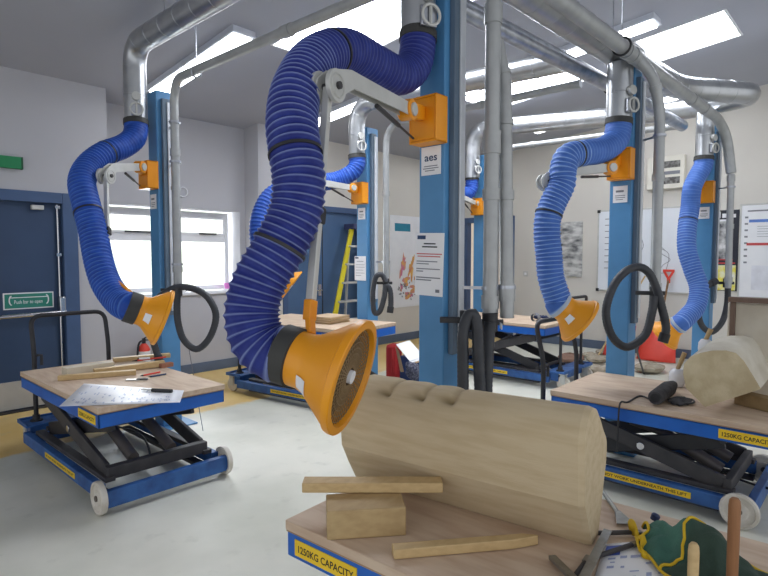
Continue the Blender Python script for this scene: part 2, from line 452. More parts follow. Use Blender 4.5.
rd = MB(); rd.tube([(1.955, YA+.03, 1.1), (1.955, YA+.03, 2.08)], .011, 10); rd.tube([(1.955, YA+.03, .06), (1.955, YA+.03, .92)], .011, 10)
for z in (.35, 1.55, 2.04): rd.bx((1.932, YA+.015, z), (1.978, YA+.06, z+.03))
part('bolt_rod', rd, CHROME, d1, False)
part('door_closer', MB().bx((1.72, YA+.01, 2.02), (1.83, YA+.06, 2.065)), ALU, d1, False, .004)
struct('trim_1', MB().bx((.35, YA-.03, 0), (2.08, YA+.12, .012)), BLACK)
# push bar sign
sg = thing('push_bar_sign', 'green and white sign on the blue door above its push bar', 'sign', (1.66, YA+.045, 1.0))
sx0, sx1, sz0, sz1 = 1.455, 1.9, 1.02, 1.185
part('sign_plate', MB().bx((sx0, YA+.05, sz0), (sx1, YA+.059, sz1)), WHITE, sg, False, .002, 0)
part('green_field', MB().bx((sx0+.012, YA+.047, sz0+.012), (sx1-.012, YA+.05, sz1-.012)), GREENT, sg, False, 0, 0)
YS = YA+.045
part('lettering', fit_text('Push bar to open', .25, .038, (sx0+.09, YS, sz0+.055), (1, 0, 0), (0, 0, 1)), WHITE, sg, False, smooth=0)
ic = MB()
ic.bx((sx0+.05, YS, sz1-.052), (sx1-.05, YS+.001, sz1-.044))
for s_, cx_ in ((1, sx0+.05), (-1, sx1-.05)):
    ic.tube([(cx_+s_*(.02-.02*math.cos(a)), YS, sz0+.09+.045*math.sin(a)) for a in [PI*.5-i*PI/8 for i in range(9)]], .006, 6)
part('hand_symbol', ic, WHITE, sg, False, smooth=0)
# exit sign
es = thing('exit_sign', 'small green lit box on the wall above the blue fire door', 'sign', (1.6, YA, 2.4))
part('sign_box', MB().bx((1.3, YA-.05, 2.4), (1.63, YA, 2.515)), GREEN, es, False, .004, 0)
part('end_cap', MB().bx((1.63, YA-.052, 2.398), (1.645, YA, 2.517)), M_('sign_dark_green', (16, 84, 54), .5), es, False, .003, 0)

# ---- door_2 : double blue door at the far end of the left wall
d2 = struct('door_2', MB().bx((D2[0]+.08, YC+.05, .01), (D2[1]-.08, YC+.1, D2[2]-.07)), M_('far_door_blue', (74, 104, 142), .45, nscale=3), .003)
fr = MB(); fr.bx((D2[0], YC-.02, 0), (D2[0]+.09, YC+.15, D2[2])); fr.bx((D2[1]-.09, YC-.02, 0), (D2[1], YC+.15, D2[2])); fr.bx((D2[0]+.09, YC-.02, D2[2]-.09), (D2[1]-.09, YC+.15, D2[2]))
part('door_frame', fr, DOORF, d2, False, .005, 0)
part('door_seam', MB().bx((5.755, YC+.044, .02), (5.77, YC+.05, D2[2]-.1)), BLACK, d2, False, 0, 0)
hd = MB(); hd.tube([(5.7, YC+.05, 1.02), (5.7, YC-.01, 1.02), (5.58, YC-.01, 1.02)], .012, 10); hd.bx((5.67, YC+.04, .93), (5.73, YC+.05, 1.11))
part('door_handle', hd, CHROME, d2, False)
# ---- door_3 : glazed door in the back wall
fr = MB()
for y0_, y1_ in ((DB0, DB0+.1), (DB1-.1, DB1), (5.55, 5.65)): fr.bx((XB-.03, y0_, 0), (XB+.12, y1_, DBZ))
fr.bx((XB-.025, DB0+.1, DBZ-.1), (XB+.115, DB1-.1, DBZ)); fr.bx((XB, DB0+.1, 0), (XB+.1, DB1-.1, .25))
d3 = struct('door_3', fr, DOORF, .004)
part('pane', MB().bx((XB+.05, DB0+.09, .2), (XB+.056, DB1-.09, DBZ-.09)), GLASS, d3, False, smooth=0)
struct('wall_beyond', MB().bx((XB+1.2, 4.6, 0), (XB+1.3, 7.2, 3.2)), INTER)

# wall fittings
def wall_sheet(name, label, cat, p0, p1, m, parent=None):
    return None
# whiteboard, notices on the back wall
def back_board(name, label, cat, y0, y1, z0, z1, m, frame=None, t=.02, group=None):
    o = thing(name, label, cat, (XB, (y0+y1)/2, z0), group=group)
    part('board', MB().bx((XB-t, y0, z0), (XB-.001, y1, z1)), m, o, False, .002, 0)
    if frame:
        f = MB(); e = .022
        for a, b in (((y0-e, z0-e), (y1+e, z0)), ((y0-e, z1), (y1+e, z1+e)), ((y0-e, z0), (y0, z1)), ((y1, z0), (y1+e, z1))):
            f.bx((XB-t-.006, a[0], a[1]), (XB-.001, b[0], b[1]))
        part('frame', f, frame, o, False, .003, 0)
    return o
WB = M_('whiteboard', (226, 230, 236), .3, c2=(218, 223, 232), nscale=2)
wb = back_board('whiteboard', 'long whiteboard with faint marker sketches on the back wall behind the posts', 'whiteboard', 2.05, 3.58, 1.0, 2.28, WB, ALU)
part('corner_cap', MB().box((XB-.015, 3.585, 2.285), (.04, .05, .05)).box((XB-.015, 3.585, .995), (.04, .05, .05)), BLACK, wb, False, .006)
sk = MB()
rr = random.Random(3)
def scribble(mb, cy, cz_, w, h, n, r=.004):
    p = []
    for i in range(n):
        a = i*1.1 + rr.random()*.8
        p.append(V((XB-.023, cy+math.cos(a)*w*(.35+.65*rr.random()), cz_+math.sin(a)*h*(.35+.65*rr.random()))))
    mb.tube(crom(p, 5), r, 4)
scribble(sk, 3.0, 1.75, .13, .28, 14); scribble(sk, 2.62, 1.5, .14, .22, 14); scribble(sk, 2.7, 1.9, .08, .1, 8)
part('marker_sketch', sk, INKG, wb, False, smooth=0)
tx = MB()
for i in range(9):
    z = 2.15-i*.1; tx.bx((XB-.0225, 3.3-.05*rr.random()-.06, z), (XB-.021, 3.48, z+.012))
part('marker_writing', tx, INKG, wb, False, smooth=0)
ph = back_board('wall_picture', 'unframed black and white landscape photo print on the back wall', 'picture', 3.86, 4.36, 1.2, 2.14, PHOTO, None, .03)
po = back_board('event_poster', 'dark poster with pale figures and yellow foot on the back wall', 'poster', 1.6, 2.02, 1.05, 2.21, M_('poster_black', (26, 30, 44), .5, nscale=3), None, .012)
part('yellow_foot', MB().bx((XB-.016, 1.62, 1.06), (XB-.012, 2.0, 1.42)), M_('poster_yellow', (226, 216, 80), .6, c2=(236, 236, 226), nscale=9, namt=1.), po, False, 0, 0)
part('figure_print', MB().bx((XB-.016, 1.72, 1.5), (XB-.012, 1.98, 2.08)), M_('poster_figure', (30, 34, 46), .6, c2=(226, 226, 226), nscale=5.5, namt=1.), po, False, 0, 0)
hp = MB()
for y_, w_, h_ in ((1.97, .05, .05), (1.91, .045, .06), (1.85, .02, .09), (1.81, .06, .06), (1.73, .05, .08), (1.67, .03, .05)): hp.bx((XB-.0165, y_-w_, 2.1), (XB-.0175, y_, 2.1+h_))
hp.bx((XB-.0165, 1.7, 2.05), (XB-.0175, 1.96, 2.075))
part('heading_print', hp, WHITE, po, False, smooth=0)
rl = MB(); rl.bx((XB-.0165, 1.66, 1.49), (XB-.0165-.001, 1.98, 1.51)); rl.bx((XB-.0165, 1.63, 1.44), (XB-.0175, 1.98, 1.46))
part('red_lines', rl, INKR, po, False, 0, 0)
nb = back_board('planner_board', 'white wall planner with blue and red heading bars beside the dark poster', 'notice board', .35, 1.57, .98, 2.26, WHITE, ALU)
pb = MB(); pb.bx((XB-.024, .4, 2.02), (XB-.02, 1.48, 2.06)); part('blue_bar', pb, M_('bar_blue', (88, 128, 200), .5), nb, False, 0, 0)
pb = MB(); pb.bx((XB-.024, .4, 1.7), (XB-.02, 1.5, 1.735)); part('red_bar', pb, INKR, nb, False, 0, 0)
pb = MB()
for i in range(8): pb.bx((XB-.0235, 1.49, 1.45+i*.09), (XB-.021, 1.53, 1.475+i*.09))
for i in range(5): pb.bx((XB-.0235, .5, 1.82+i*.035), (XB-.021, 1.38, 1.825+i*.035))
pb.bx((XB-.0235, .6, 2.17), (XB-.021, 1.5, 2.19))
part('printed_lines', pb, INKG, nb, False, smooth=0)
pb = MB(); pb.bx((XB-.026, 1.12, 1.08), (XB-.021, 1.43, 1.42)); pb.bx((XB-.026, .7, 1.08), (XB-.021, 1.05, 1.42)); part('pinned_sheet', pb, M_('pinned_sheet', (222, 224, 232), .6), nb, False, smooth=0)
# fuse box
fb = thing('fuse_box', 'white wall fuse box with two dark windows high on the back wall', 'fuse box', (XB, 2.57, 2.58))
part('casing', MB().bx((XB-.1, 2.3, 2.57), (XB-.001, 2.83, 3.06)), M_('casing_cream', (222, 218, 206), .5, nscale=4), fb, False, .008)
part('breaker_window', MB().bx((XB-.106, 2.36, 2.88), (XB-.1, 2.66, 2.98)).bx((XB-.106, 2.36, 2.64), (XB-.1, 2.66, 2.74)), M_('breaker_dark', (60, 56, 52), .3, c2=(160, 160, 156), nscale=20), fb, False, .002)
part('label_strip', MB().bx((XB-.106, 2.36, 2.78), (XB-.1, 2.66, 2.83)), INKG, fb, False, .002)
sw = thing('wall_switch', 'small pale switch plate on the back wall below the landscape photo', 'switch', (XB, 4.92, 1.2))
part('plate', MB().bx((XB-.012, 4.86, 1.18), (XB-.001, 4.96, 1.28)), ALU, sw, False, .004); part('rocker', MB().bx((XB-.018, 4.89, 1.21), (XB-.012, 4.93, 1.25)), WHITE, sw, False, .002)
sw = thing('light_switch', 'small pale switch box on the back wall left of the fuse box', 'switch', (XB, 3.06, 2.7))
part('plate', MB().bx((XB-.03, 3.02, 2.68), (XB-.001, 3.11, 2.77)), WHITE, sw, False, .004); part('rocker', MB().bx((XB-.036, 3.05, 2.71), (XB-.03, 3.08, 2.74)), ALU, sw, False, .002)
# geology map on the left wall
mp = thing('wall_map', 'tall white map poster of colourful islands beside the far double doors', 'poster', (7.9, YC, .66))
part('sheet', MB().bx((7.3, YC-.012, .62), (8.55, YC-.001, 2.28)), WHITE, mp, False, 0, 0)
part('title_block', MB().bx((7.42, YC-.016, 2.0), (7.85, YC-.0125, 2.14)), M_('title_blue', (38, 130, 158), .5), mp, False, 0, 0)
def blob(mb, cx, cz_, rx, rz_, seed, rot=0, y=YC-.0165):
    r2 = random.Random(seed); k = 22; ph0 = r2.random()*6
    pts = []
    for i in range(k):
        a = 2*PI*i/k; q = .62+.38*math.sin(3*a+ph0)*r2.random()+.25*(r2.random()-.5)
        X, Z = math.cos(a)*rx*q, math.sin(a)*rz_*q
        pts.append((cx+X*math.cos(rot)-Z*math.sin(rot), y, cz_+X*math.sin(rot)+Z*math.cos(rot)))
    o = len(mb.v); mb.add(pts + [(cx, y, cz_)], [(i, (i+1) % k, k) for i in range(k)])
a = MB(); blob(a, 7.63, 1.36, .1, .32, 1, -.35); blob(a, 7.72, 1.1, .16, .12, 2); blob(a, 7.8, .83, .16, .09, 3); blob(a, 7.95, .95, .2, .12, 8); blob(a, 7.6, .98, .06, .1, 4)
part('pink_land', a, MAPP, mp, False, smooth=0)
a = MB(); blob(a, 7.88, 1.33, .11, .33, 5, -.2); blob(a, 8.05, 1.2, .13, .2, 9)
part('ochre_land', a, M_('map_ochre', (222, 178, 84), .6, c2=(198, 120, 96), nscale=12, namt=1.), mp, False, smooth=0)
a = MB()
for i in range(26): blob(a, 7.5+.5*rr.random(), .75+.35*rr.random(), .03, .025, 20+i, y=YC-.017)
part('grey_islets', a, INKG, mp, False, smooth=0)

# ------------------------------------------------------------------ ceiling lights
def ceiling_light(cx, y0, y1, label, w=.24):
    o = thing('ceiling_light', label, 'light', (cx, (y0+y1)/2, cz((y0+y1)/2)), group='fluorescent lights on the sloping ceiling')
    d = V((0, y1-y0, cz(y1)-cz(y0))); n = V((0, -CS, -1)).normalized()
    a = V((cx, y0, cz(y0)+.012)); b = V((cx, y1, cz(y1)+.012))
    part('housing', MB().bar(a+n*.035, b+n*.035, w, .07, n), M_('lamp_housing', (206, 210, 220), .5) if 'lamp_housing' not in MATS else MATS['lamp_housing'], o, False, .006)
    e = d.normalized()*.03
    part('diffuser', MB().bar(a+n*.075+e, b+n*.075-e, w-.05, .03, n), LAMP, o, False, .008)
    return o
ceiling_light(2.88, 4.33, 6.05, 'long bright strip light on the left ceiling above the first blue post')
ceiling_light(5.78, 1.74, 2.95, 'strip light next to the right-hand skylight, partly hidden by ducts')
ceiling_light(5.72, 3.0, 4.4, 'strip light between the two rows of posts, crossed by grey pipes')
ceiling_light(8.42, 1.74, 2.9, 'strip light at the far right end behind the ducts')
ceiling_light(8.2, 3.2, 4.3, 'strip light at the far back wall seen below the ducts')
ceiling_light(7.9, 5.15, 6.1, 'strip light in the far corner seen past the big blue post')
ceiling_light(5.0, 4.9, 6.2, 'strip light over the far blue post seen under the raised arm')

# ------------------------------------------------------------------ posts
def make_post(label):
    t = thing('support_post', label, 'post', (0, 0, 0), group='blue steel posts')
    part('column', MB().bx((-.09, -.08, .012), (.09, .09, 3.0)), POSTB, t, bevel=.008)
    part('base_plate', MB().bx((-.19, -.18, 0), (.19, .2, .014)), POSTB, t, bevel=.003)
    for sx_, sy_ in ((0, -1), (0, 1)):
        g = MB()
        if sx_: g.prism([(sx_*.09, -.006+.01, .014), (sx_*.18, .004, .014), (sx_*.17, .004, .03), (sx_*.09, .004, .22)], (0, .012, 0))
        else: g.prism([(-.006, .01+sy_*.08, .014), (-.006, .01+sy_*.17, .014), (-.006, .01+sy_*.16, .03), (-.006, .01+sy_*.08, .22)], (.012, 0, 0))
        part('gusset', g, POSTB, t)
    part('cable_channel', MB().bx((-.05, -.115, 1.02), (.03, -.08, 2.93)), M_('channel_grey', (98, 116, 134), .5) if 'channel_grey' not in MATS else MATS['channel_grey'], t, bevel=.004)
    part('cable_cover', MB().bx((-.012, -.128, 1.06), (.034, -.115, 2.9)), M_('cover_pale', (206, 210, 216), .4, metal=.2) if 'cover_pale' not in MATS else MATS['cover_pale'], t, bevel=.004)
    return t
POSTS = {'P1': (2.36, 4.86), 'M': (2.47, 1.83), 'P3': (4.6, 4.47), 'P5': (4.57, 1.58), 'P6': (7.12, 1.56), 'P4': (6.95, 4.42)}
PL = {'P1': 'blue steel post beside the fire door and windows, with an orange bracket near its top',
      'M': 'wide blue steel post in the middle, behind the big sandstone block',
      'P3': 'blue steel post in front of the far double doors and stepladder',
      'P5': 'blue steel post behind the pale stone blocks, holding a looped black hose',
      'P6': 'narrow-looking blue steel post farthest right, in front of the dark poster',
      'P4': 'blue steel post at the back, mostly hidden behind two grey pipes'}
proto = None
for k, (x, y) in POSTS.items():
    if proto is None: proto = make_post(PL[k]); o = proto
    else: o = copy_tree(proto)
    place(o, (x, y, 0), 0, PL[k])

# notices on the posts
def sticker(k, y0, y1, z0, z1, name, label, cat, head=None, lines=None, body=PAPER, tilt=0.):
    x, y = POSTS[k]; xf = x-.09-.004
    o = thing(name, label, cat, (xf, y+(y0+y1)/2, z0))
    R = Matrix.Rotation(tilt, 4, 'X')
    def tl(mb):
        c = V((xf, y+(y0+y1)/2, (z0+z1)/2)); mb.v = [c + R.to_3x3() @ (p-c) for p in mb.v]; return mb
    part('sheet', tl(MB().bx((xf-.002, y+y0, z0), (xf+.002, y+y1, z1))), body, o, False, 0, 0)
    if head: part('lettering', tl(fit_text(head[0], head[1], head[2], (xf-.003, y+y1-head[3], z0+head[4]), (0, -1, 0), (0, 0, 1), .0008)), head[5] if len(head) > 5 else INKB, o, False, smooth=0)
    if lines:
        for nm, m, rows in lines:
            g = MB()
            for (za, h, a, b) in rows: g.bx((xf-.0035, y+y1-b*(y1-y0), z0+za*(z1-z0)), (xf-.003, y+y1-a*(y1-y0), z0+(za+h)*(z1-z0)))
            part(nm, tl(g), m, o, False, smooth=0)
    return o
sticker('M', -.06, .07, 1.985, 2.135, 'maker_label', 'small white label reading aes under the orange bracket of the central post', 'label', ('aes', .085, .04, .022, .075, NAVY),
        [('small_print', INKG, [(.3, .03, .15, .85), (.22, .03, .1, .9), (.14, .03, .2, .7)])])
sticker('M', -.08, .11, 1.335, 1.675, 'safety_notice', 'large white printed notice taped to the central blue post', 'notice', None,
        [('letterhead', NAVY, [(.9, .06, .06, .36)]), ('heading_lines', INKB, [(.82, .02, .3, .72), (.77, .02, .24, .78)]),
         ('red_lines', INKR, [(.66, .015, .05, .95), (.62, .015, .08, .9)]),
         ('body_lines', INKG, [(.54, .015, .05, .8), (.5, .015, .05, .5), (.42, .015, .05, .9), (.38, .015, .05, .3), (.28, .018, .05, .92), (.24, .018, .05, .6), (.06, .05, .76, .9)])], tilt=.03)
for k, lab in (('P1', 'small white label under the orange bracket of the post near the windows'), ('P3', 'small white label under the orange bracket of the post by the stepladder'),
               ('P5', 'small white label under the orange bracket of the post with the looped hose'), ('P6', 'small white label under the orange bracket of the farthest right post')):
    sticker(k, -.05, .06, 1.97, 2.1, 'maker_label', lab, 'label', None, [('small_print', INKG, [(.62, .12, .2, .75), (.4, .04, .15, .85), (.28, .04, .15, .85), (.16, .04, .2, .7)])])
sticker('P3', -.06, .12, 1.27, 1.55, 'safety_notice', 'white printed notice on the post in front of the stepladder', 'notice', None,
        [('letterhead', NAVY, [(.9, .06, .06, .36)]), ('body_lines', INKG, [(.78, .02, .2, .8), (.64, .015, .1, .9), (.54, .015, .1, .9), (.42, .015, .1, .8), (.3, .015, .1, .9), (.2, .015, .1, .6)])])

# ------------------------------------------------------------------ extraction arms
def hose_mb(path, R, pitch, amp, first=0., n=28):
    """ribbed fabric hose; amp(t) = depth of the fabric between the wires, first = how far the smooth start reaches"""
    sub = 6
    raw = crom(path, 14)
    pts, L = resample(raw, pitch/sub)
    radii, rib = [], []
    for i in range(len(pts)):
        t = i/(len(pts)-1); ph = i/sub; a = amp(t)
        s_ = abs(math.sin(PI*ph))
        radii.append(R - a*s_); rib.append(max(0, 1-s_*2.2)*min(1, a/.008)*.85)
    mb = MB(); mb.tube(pts, R, n, False, radii, rib)
    return mb, pts

def arm(key, label, path, R, pitch, amp, mh, neck, face, cuff, link, extra_bands=(), hk=1., tab=None, cl=.035, lab_a=.3):
    """path: hose centre line; neck/face: hood axis; link: pivot, elbow, end of the outer link"""
    x, y = POSTS[key]
    t = thing('extraction_arm', label, 'extraction arm', (x-.2, y, 0))
    t['group'] = 'extraction arms hanging from the posts'
    xf = x-.09
    # bracket on the post: channel with two cheeks
    zb0, zb1 = 2.14, 2.38
    br = MB(); br.bx((xf-.012, y-.1, zb0), (xf, y+.08, zb1))
    br.bx((xf-.1, y+.068, zb0), (xf-.01, y+.08, zb1)); br.bx((xf-.1, y-.1, zb0), (xf-.01, y-.088, zb1)); br.bx((xf-.1, y-.1, zb1-.012), (xf-.01, y+.08, zb1)); br.bx((xf-.1, y-.1, zb0), (xf-.01, y+.08, zb0+.012))
    br.bx((xf-.099, y-.087, zb0+.013), (xf-.088, y+.067, zb1-.013))
    b = part('bracket', br, ORANGE, t, False, .004)
    pv, el, en = [V(p) for p in link]
    d1 = (el-pv).normalized(); side = d1.cross(V((0, 0, 1))).normalized()
    piv = MB().cyl(pv-side*.035, pv+side*.035, .05, 24).bar(V((xf-.09, y, zb1-.09)), pv, .05, .07)
    part('pivot', piv, ORANGE, t, False)
    sv = part('pivot_cap', MB().cyl(pv-side*.045, pv+side*.045, .032, 20), ALU, t, False)
    # inner link: two plates
    il = MB()
    LL = (el-pv).length; hu = side.cross(d1)
    if hu.z < 0: hu = -hu
    ol = [(0, -.03), (-.025, 0), (0, .03), (LL*.5, .062), (LL*.8, .082), (LL-.03, .066), (LL+.035, .03), (LL+.05, 0), (LL+.03, -.04), (LL-.02, -.045), (LL*.78, .012), (LL*.5, -.002)]
    for s_ in (-1, 1): il.prism([pv+d1*a_+hu*b_+side*(.022*s_-.003) for a_, b_ in ol], side*.006)
    il.bar(pv+hu*.022, pv+d1*LL*.8+hu*.068, .04, .008, hu)
    part('inner_link', il, ALU, t, False, .002)
    d2 = (en-el).normalized()
    ds = MB()
    for s_ in (-1, 1): ds.cyl(el+side*(.034*s_-.009), el+side*(.034*s_+.009), .06, 28); ds.torus(el+side*(.044*s_), side, .042, .004, 28, 6)
    part('elbow_disc', ds, ALU, t, False)
    part('elbow_bolt', MB().cyl(el-side*.055, el+side*.055, .014, 14), DGREY, t, False)
    part('outer_link', MB().bar(el, en, .026, .03, side), ALU, t, False, .003)
    mid = el.lerp(en, .62)
    part('link_clamp', MB().bar(mid-d2*.03, mid+d2*.03, .04, .046, side), BLACK, t, False, .004)
    ms = pv.lerp(el, .45)-V((0, 0, .02)); pe = V((xf-.1, y+.05, zb0+.03))
    part('gas_strut', MB().tube([ms, ms.lerp(pe, .55)], .011, 10).tube([ms.lerp(pe, .5), pe], .006, 8), DGREY, t, False)
    # hose
    nk, fc_ = V(neck), V(face); ax_ = (fc_-nk).normalized()
    path = list(path[:-1])+[nk-ax_*.03, nk+ax_*.004]
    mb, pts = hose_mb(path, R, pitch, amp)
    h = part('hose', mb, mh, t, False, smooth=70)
    d0 = (pts[4]-pts[0]).normalized()
    part('hose_clamp', MB().lathe([(0, R*.96), (0, R*1.04), (.045, R*1.05), (.045, R*.96)], pts[0]-d0*.015, d0, 32), CUFF, t, False)
    for fr_ in extra_bands:
        i = int(fr_*(len(pts)-4)); dd = (pts[i+3]-pts[i]).normalized()
        part('hose_band', MB().lathe([(0, R*.97), (0, R*1.012), (.012, R*1.015), (.012, R*.97)], pts[i], dd, 32), BLACK, t, False)
    # hood
    neck, face = V(neck), V(face); ax = (face-neck).normalized(); Lh = (face-neck).length; nr = R*.98
    part('hood_cuff', MB().lathe([(-cl, R*.97), (-cl, R*1.05), (cl, R*1.06), (cl+.004, R*.98)], neck-ax*cl*.6, ax, 36), cuff, t, False)
    RF = .18*hk
    prof = [(0, nr-.006), (0, nr), (Lh*.22, nr*1.0), (Lh*.36, nr*1.1), (Lh*.8, RF*.9), (Lh*.86, RF*.93), (Lh*.88, RF*.985), (Lh*.92, RF), (Lh*.985, RF), (Lh, RF*.985),
            (Lh, RF*.86), (Lh*.93, RF*.84), (Lh*.8, RF*.82), (Lh*.3, nr*1.0), (Lh*.05, nr-.006)]
    hd_ = part('hood', MB().lathe(prof, neck, ax, 56), HOODO, t, False, smooth=35)
    gr = MB(); gb = neck+ax*(Lh*.93)
    for q in range(1, 9): gr.torus(gb, ax, RF*.84*q/8.4, .0018, 48, 5)
    u = ax.cross(V((0, 0, 1))).normalized(); w = ax.cross(u)
    for q in range(44):
        a_ = 2*PI*q/44; dr = u*math.cos(a_)+w*math.sin(a_)
        gr.bar(gb+dr*.03, gb+dr*RF*.83, .003, .003, ax)
    g = part('grille', gr, GRILL, hd_, False, smooth=0)
    part('grille_hub', MB().cyl(gb-ax*.004, gb+ax*.012, .022, 20), WHITE, hd_, False)
    part('filter', MB().lathe([(0, 0), (0, RF*.83)], neck+ax*(Lh*.78), ax, 40), FILT, hd_, False)  # dark backing disc set behind the grille
    # label on the cone, seen from the camera side
    cdir = (CP-neck); cdir = (cdir-ax*cdir.dot(ax)).normalized(); lw = ax.cross(cdir)
    def cone_r(t):
        for (t0, r0), (t1, r1) in zip(prof[1:9], prof[2:10]):
            if t0 <= t <= t1: return r0+(r1-r0)*(t-t0)/max(t1-t0, 1e-6)
        return nr
    lb = MB(); va = []; lt0, lt1 = Lh*.3, Lh*.3+.06
    for i in range(7):
        a_ = lab_a+(i-3)*.085
        e_ = cdir*math.cos(a_)+lw*math.sin(a_)
        va += [neck+ax*lt0+e_*(cone_r(lt0)+.003), neck+ax*(lt0+.02)+e_*(cone_r(lt0+.02)+.003), neck+ax*(lt0+.04)+e_*(cone_r(lt0+.04)+.003)]
    lb.add(va, [(3*i+q, 3*i+3+q, 3*i+4+q, 3*i+1+q) for i in range(6) for q in (0, 1)])
    part('hood_label', lb, PAPER, hd_, False)
    tb = MB().bar(en, en+d2*.07, .045, .03, side)
    if tab is not None: tb.bar(en+d2*.05, V(tab), .04, .02, side)
    part('hood_tab', tb, ORANGE, t, False, .004)
    return t, hd_

def wp(lst): return [at(*p) for p in lst]
HR = .094
# central arm
path = wp([(418, 36, 2.86), (417, 52, 2.85), (412, 68, 2.82), (398, 76, 2.74), (376, 66, 2.6), (345, 51, 2.4), (315, 61, 2.2), (297, 90, 2.04), (292, 122, 1.96), (295, 150, 1.92), (299, 182, 1.9), (295, 214, 1.89),
           (279, 248, 1.87), (260, 281, 1.85), (252, 312, 1.84), (257, 338, 1.83), (272, 353, 1.82), (292, 359, 1.81)])
def amp_m(t): return .0025 if t < .36 else (.005 if t < .42 else .0085)
ARM_M, _h = arm('M', 'big dark blue ribbed extraction arm over the sandstone block, orange hood facing right', path, HR, .027, amp_m, HOSE_D,
    at(293, 357, 1.81), at(354, 378, 1.752), CUFF, (at(407, 110, 2.66), at(328, 87, 2.02), at(311, 300, 1.88)), (.36, .655, .80), tab=at(311, 334, 1.84), cl=.027, hk=1.05, lab_a=.75)
# arm by the windows
path = wp([(136, 122, 4.78), (136, 130, 4.77), (133, 139, 4.72), (122, 147, 4.62), (104, 154, 4.45), (89, 166, 4.3), (82, 182, 4.15), (86, 203, 4.05), (93, 231, 3.98), (99, 262, 3.88), (107, 285, 3.8), (120, 302, 3.7), (136, 311, 3.62)])
arm('P1', 'blue ribbed extraction arm beside the windows, its orange hood tilted over the left table', path, .098, .032, lambda t: .002 if t < .2 else .008, HOSE_B,
    at(136, 309, 3.62), at(164, 318, 3.7), CUFF, (at(140, 167, 4.62), at(106, 176, 4.2), at(108, 268, 3.9)), (.22, .55), tab=at(135, 297, 3.62), hk=1.06)
# arm at the right
path = wp([(619, 121, 4.2), (618, 130, 4.2), (615, 141, 4.18), (602, 150, 4.12), (584, 153, 4.03), (568, 157, 3.96), (563, 170, 3.93), (562, 184, 3.92), (554, 201, 3.91), (548, 217, 3.9), (547, 235, 3.9), (549, 256, 3.9), (551, 278, 3.9), (558, 300, 3.9), (564, 309, 3.9)])
arm('P5', 'haze-paled blue ribbed extraction arm in front of the whiteboard, orange hood pointing down right', path, .096, .029, lambda t: .002 if t < .3 else .008, HOSE_HAZE,
    at(561, 306, 3.9), at(581, 322, 3.9), CUFFW, (at(610, 168, 4.12), at(546, 182, 3.98), at(565, 288, 3.98)), (.33, .63), tab=at(567, 304, 3.95), cl=.012)
# far right arm
path = wp([(704, 158, 6.06), (703, 166, 6.06), (697, 177, 6.05), (692, 189, 6.03), (690, 208, 6.05), (687, 230, 6.0), (687, 250, 5.95), (693, 270, 5.9), (699, 288, 5.85), (696, 306, 5.8), (688, 316, 5.74), (675, 326, 5.7)])
arm('P6', 'blue extraction arm farthest right, ending in a small orange hood turned away', path, .096, .031, lambda t: .002 if t < .33 else .006, HOSE_HAZE,
    at(678, 325, 5.7), at(663, 336, 5.8), CUFFW, (at(704, 186, 6.15), at(694, 196, 6.2), at(695, 300, 5.98)), (.36,), tab=at(686, 320, 5.85), cl=.012)
# arm by the stepladder
path = wp([(357, 156, 6.08), (357, 165, 6.08), (350, 174, 6.06), (332, 181, 6.0), (300, 184, 5.7), (273, 195, 5.5), (261, 215, 5.4), (259, 238, 5.35), (266, 258, 5.3), (281, 278, 5.25)])
arm('P3', 'bright blue extraction arm half hidden behind the big dark one, beside the stepladder', path, .094, .036, lambda t: .006, HOSE_B,
    at(279, 278, 5.25), at(291, 287, 5.265), CUFF, (at(352, 188, 6.05), at(306, 186, 5.7), at(284, 255, 5.3)), (.3,), tab=at(280, 270, 5.25))
# arm at the back
p4 = V((6.77, 4.42, 0))
path = [V((6.7, 4.44, 2.66)), V((6.7, 4.44, 2.6)), V((6.68, 4.44, 2.5)), V((6.6, 4.46, 2.43)), V((6.3, 4.44, 2.45)), V((6.0, 4.36, 2.5)), V((5.78, 4.29, 2.4)), V((5.72, 4.27, 2.15)), V((5.7, 4.25, 1.85)), V((5.67, 4.22, 1.55)), V((5.62, 4.18, 1.38))]
arm('P4', 'blue extraction arm at the back, only its start showing past the central post', path, .094, .036, lambda t: .006, HOSE_B,
    V((5.62, 4.18, 1.36)), V((5.56, 4.12, 1.22)), CUFF, (V((6.74, 4.4, 2.3)), V((5.9, 4.32, 2.36)), V((5.8, 4.28, 1.5))), (.35,), tab=V((5.68, 4.22, 1.4)))

# ------------------------------------------------------------------ ducts
def duct(name, label, pts, r, m=SPIRAL, br=.16, seams=.24, parent=None, group=None, cat='duct', couplings=(), gauge=None, n=28):
    path = bend(pts, br, 10)
    mb = MB(); mb.tube(path, r, n)
    o = thing(name, label, cat, pts[-1]) if parent is None else parent
    if group: o['group'] = group
    part('pipe' if cat == 'pipe' else 'duct_run', mb, m, o, False)
    if seams:
        q, L = resample(path, seams); sm = MB()
        for i in range(1, len(q)-1):
            d = (q[i+1]-q[i-1]).normalized()
            sm.lathe([(0, r), (.002, r+.0025), (.007, r+.0025), (.009, r)], q[i], d, n)
        part('seam_ring', sm, m, o, False, kind='stuff')
    for f, l in couplings:
        q, L = resample(path, .02); i = min(int(f*(len(q)-2)), len(q)-3); d = (q[i+1]-q[i]).normalized()
        part('coupling', MB().lathe([(0, r), (0, r+.007), (l, r+.007), (l, r)], q[i], d, n), m, o, False)
    return o
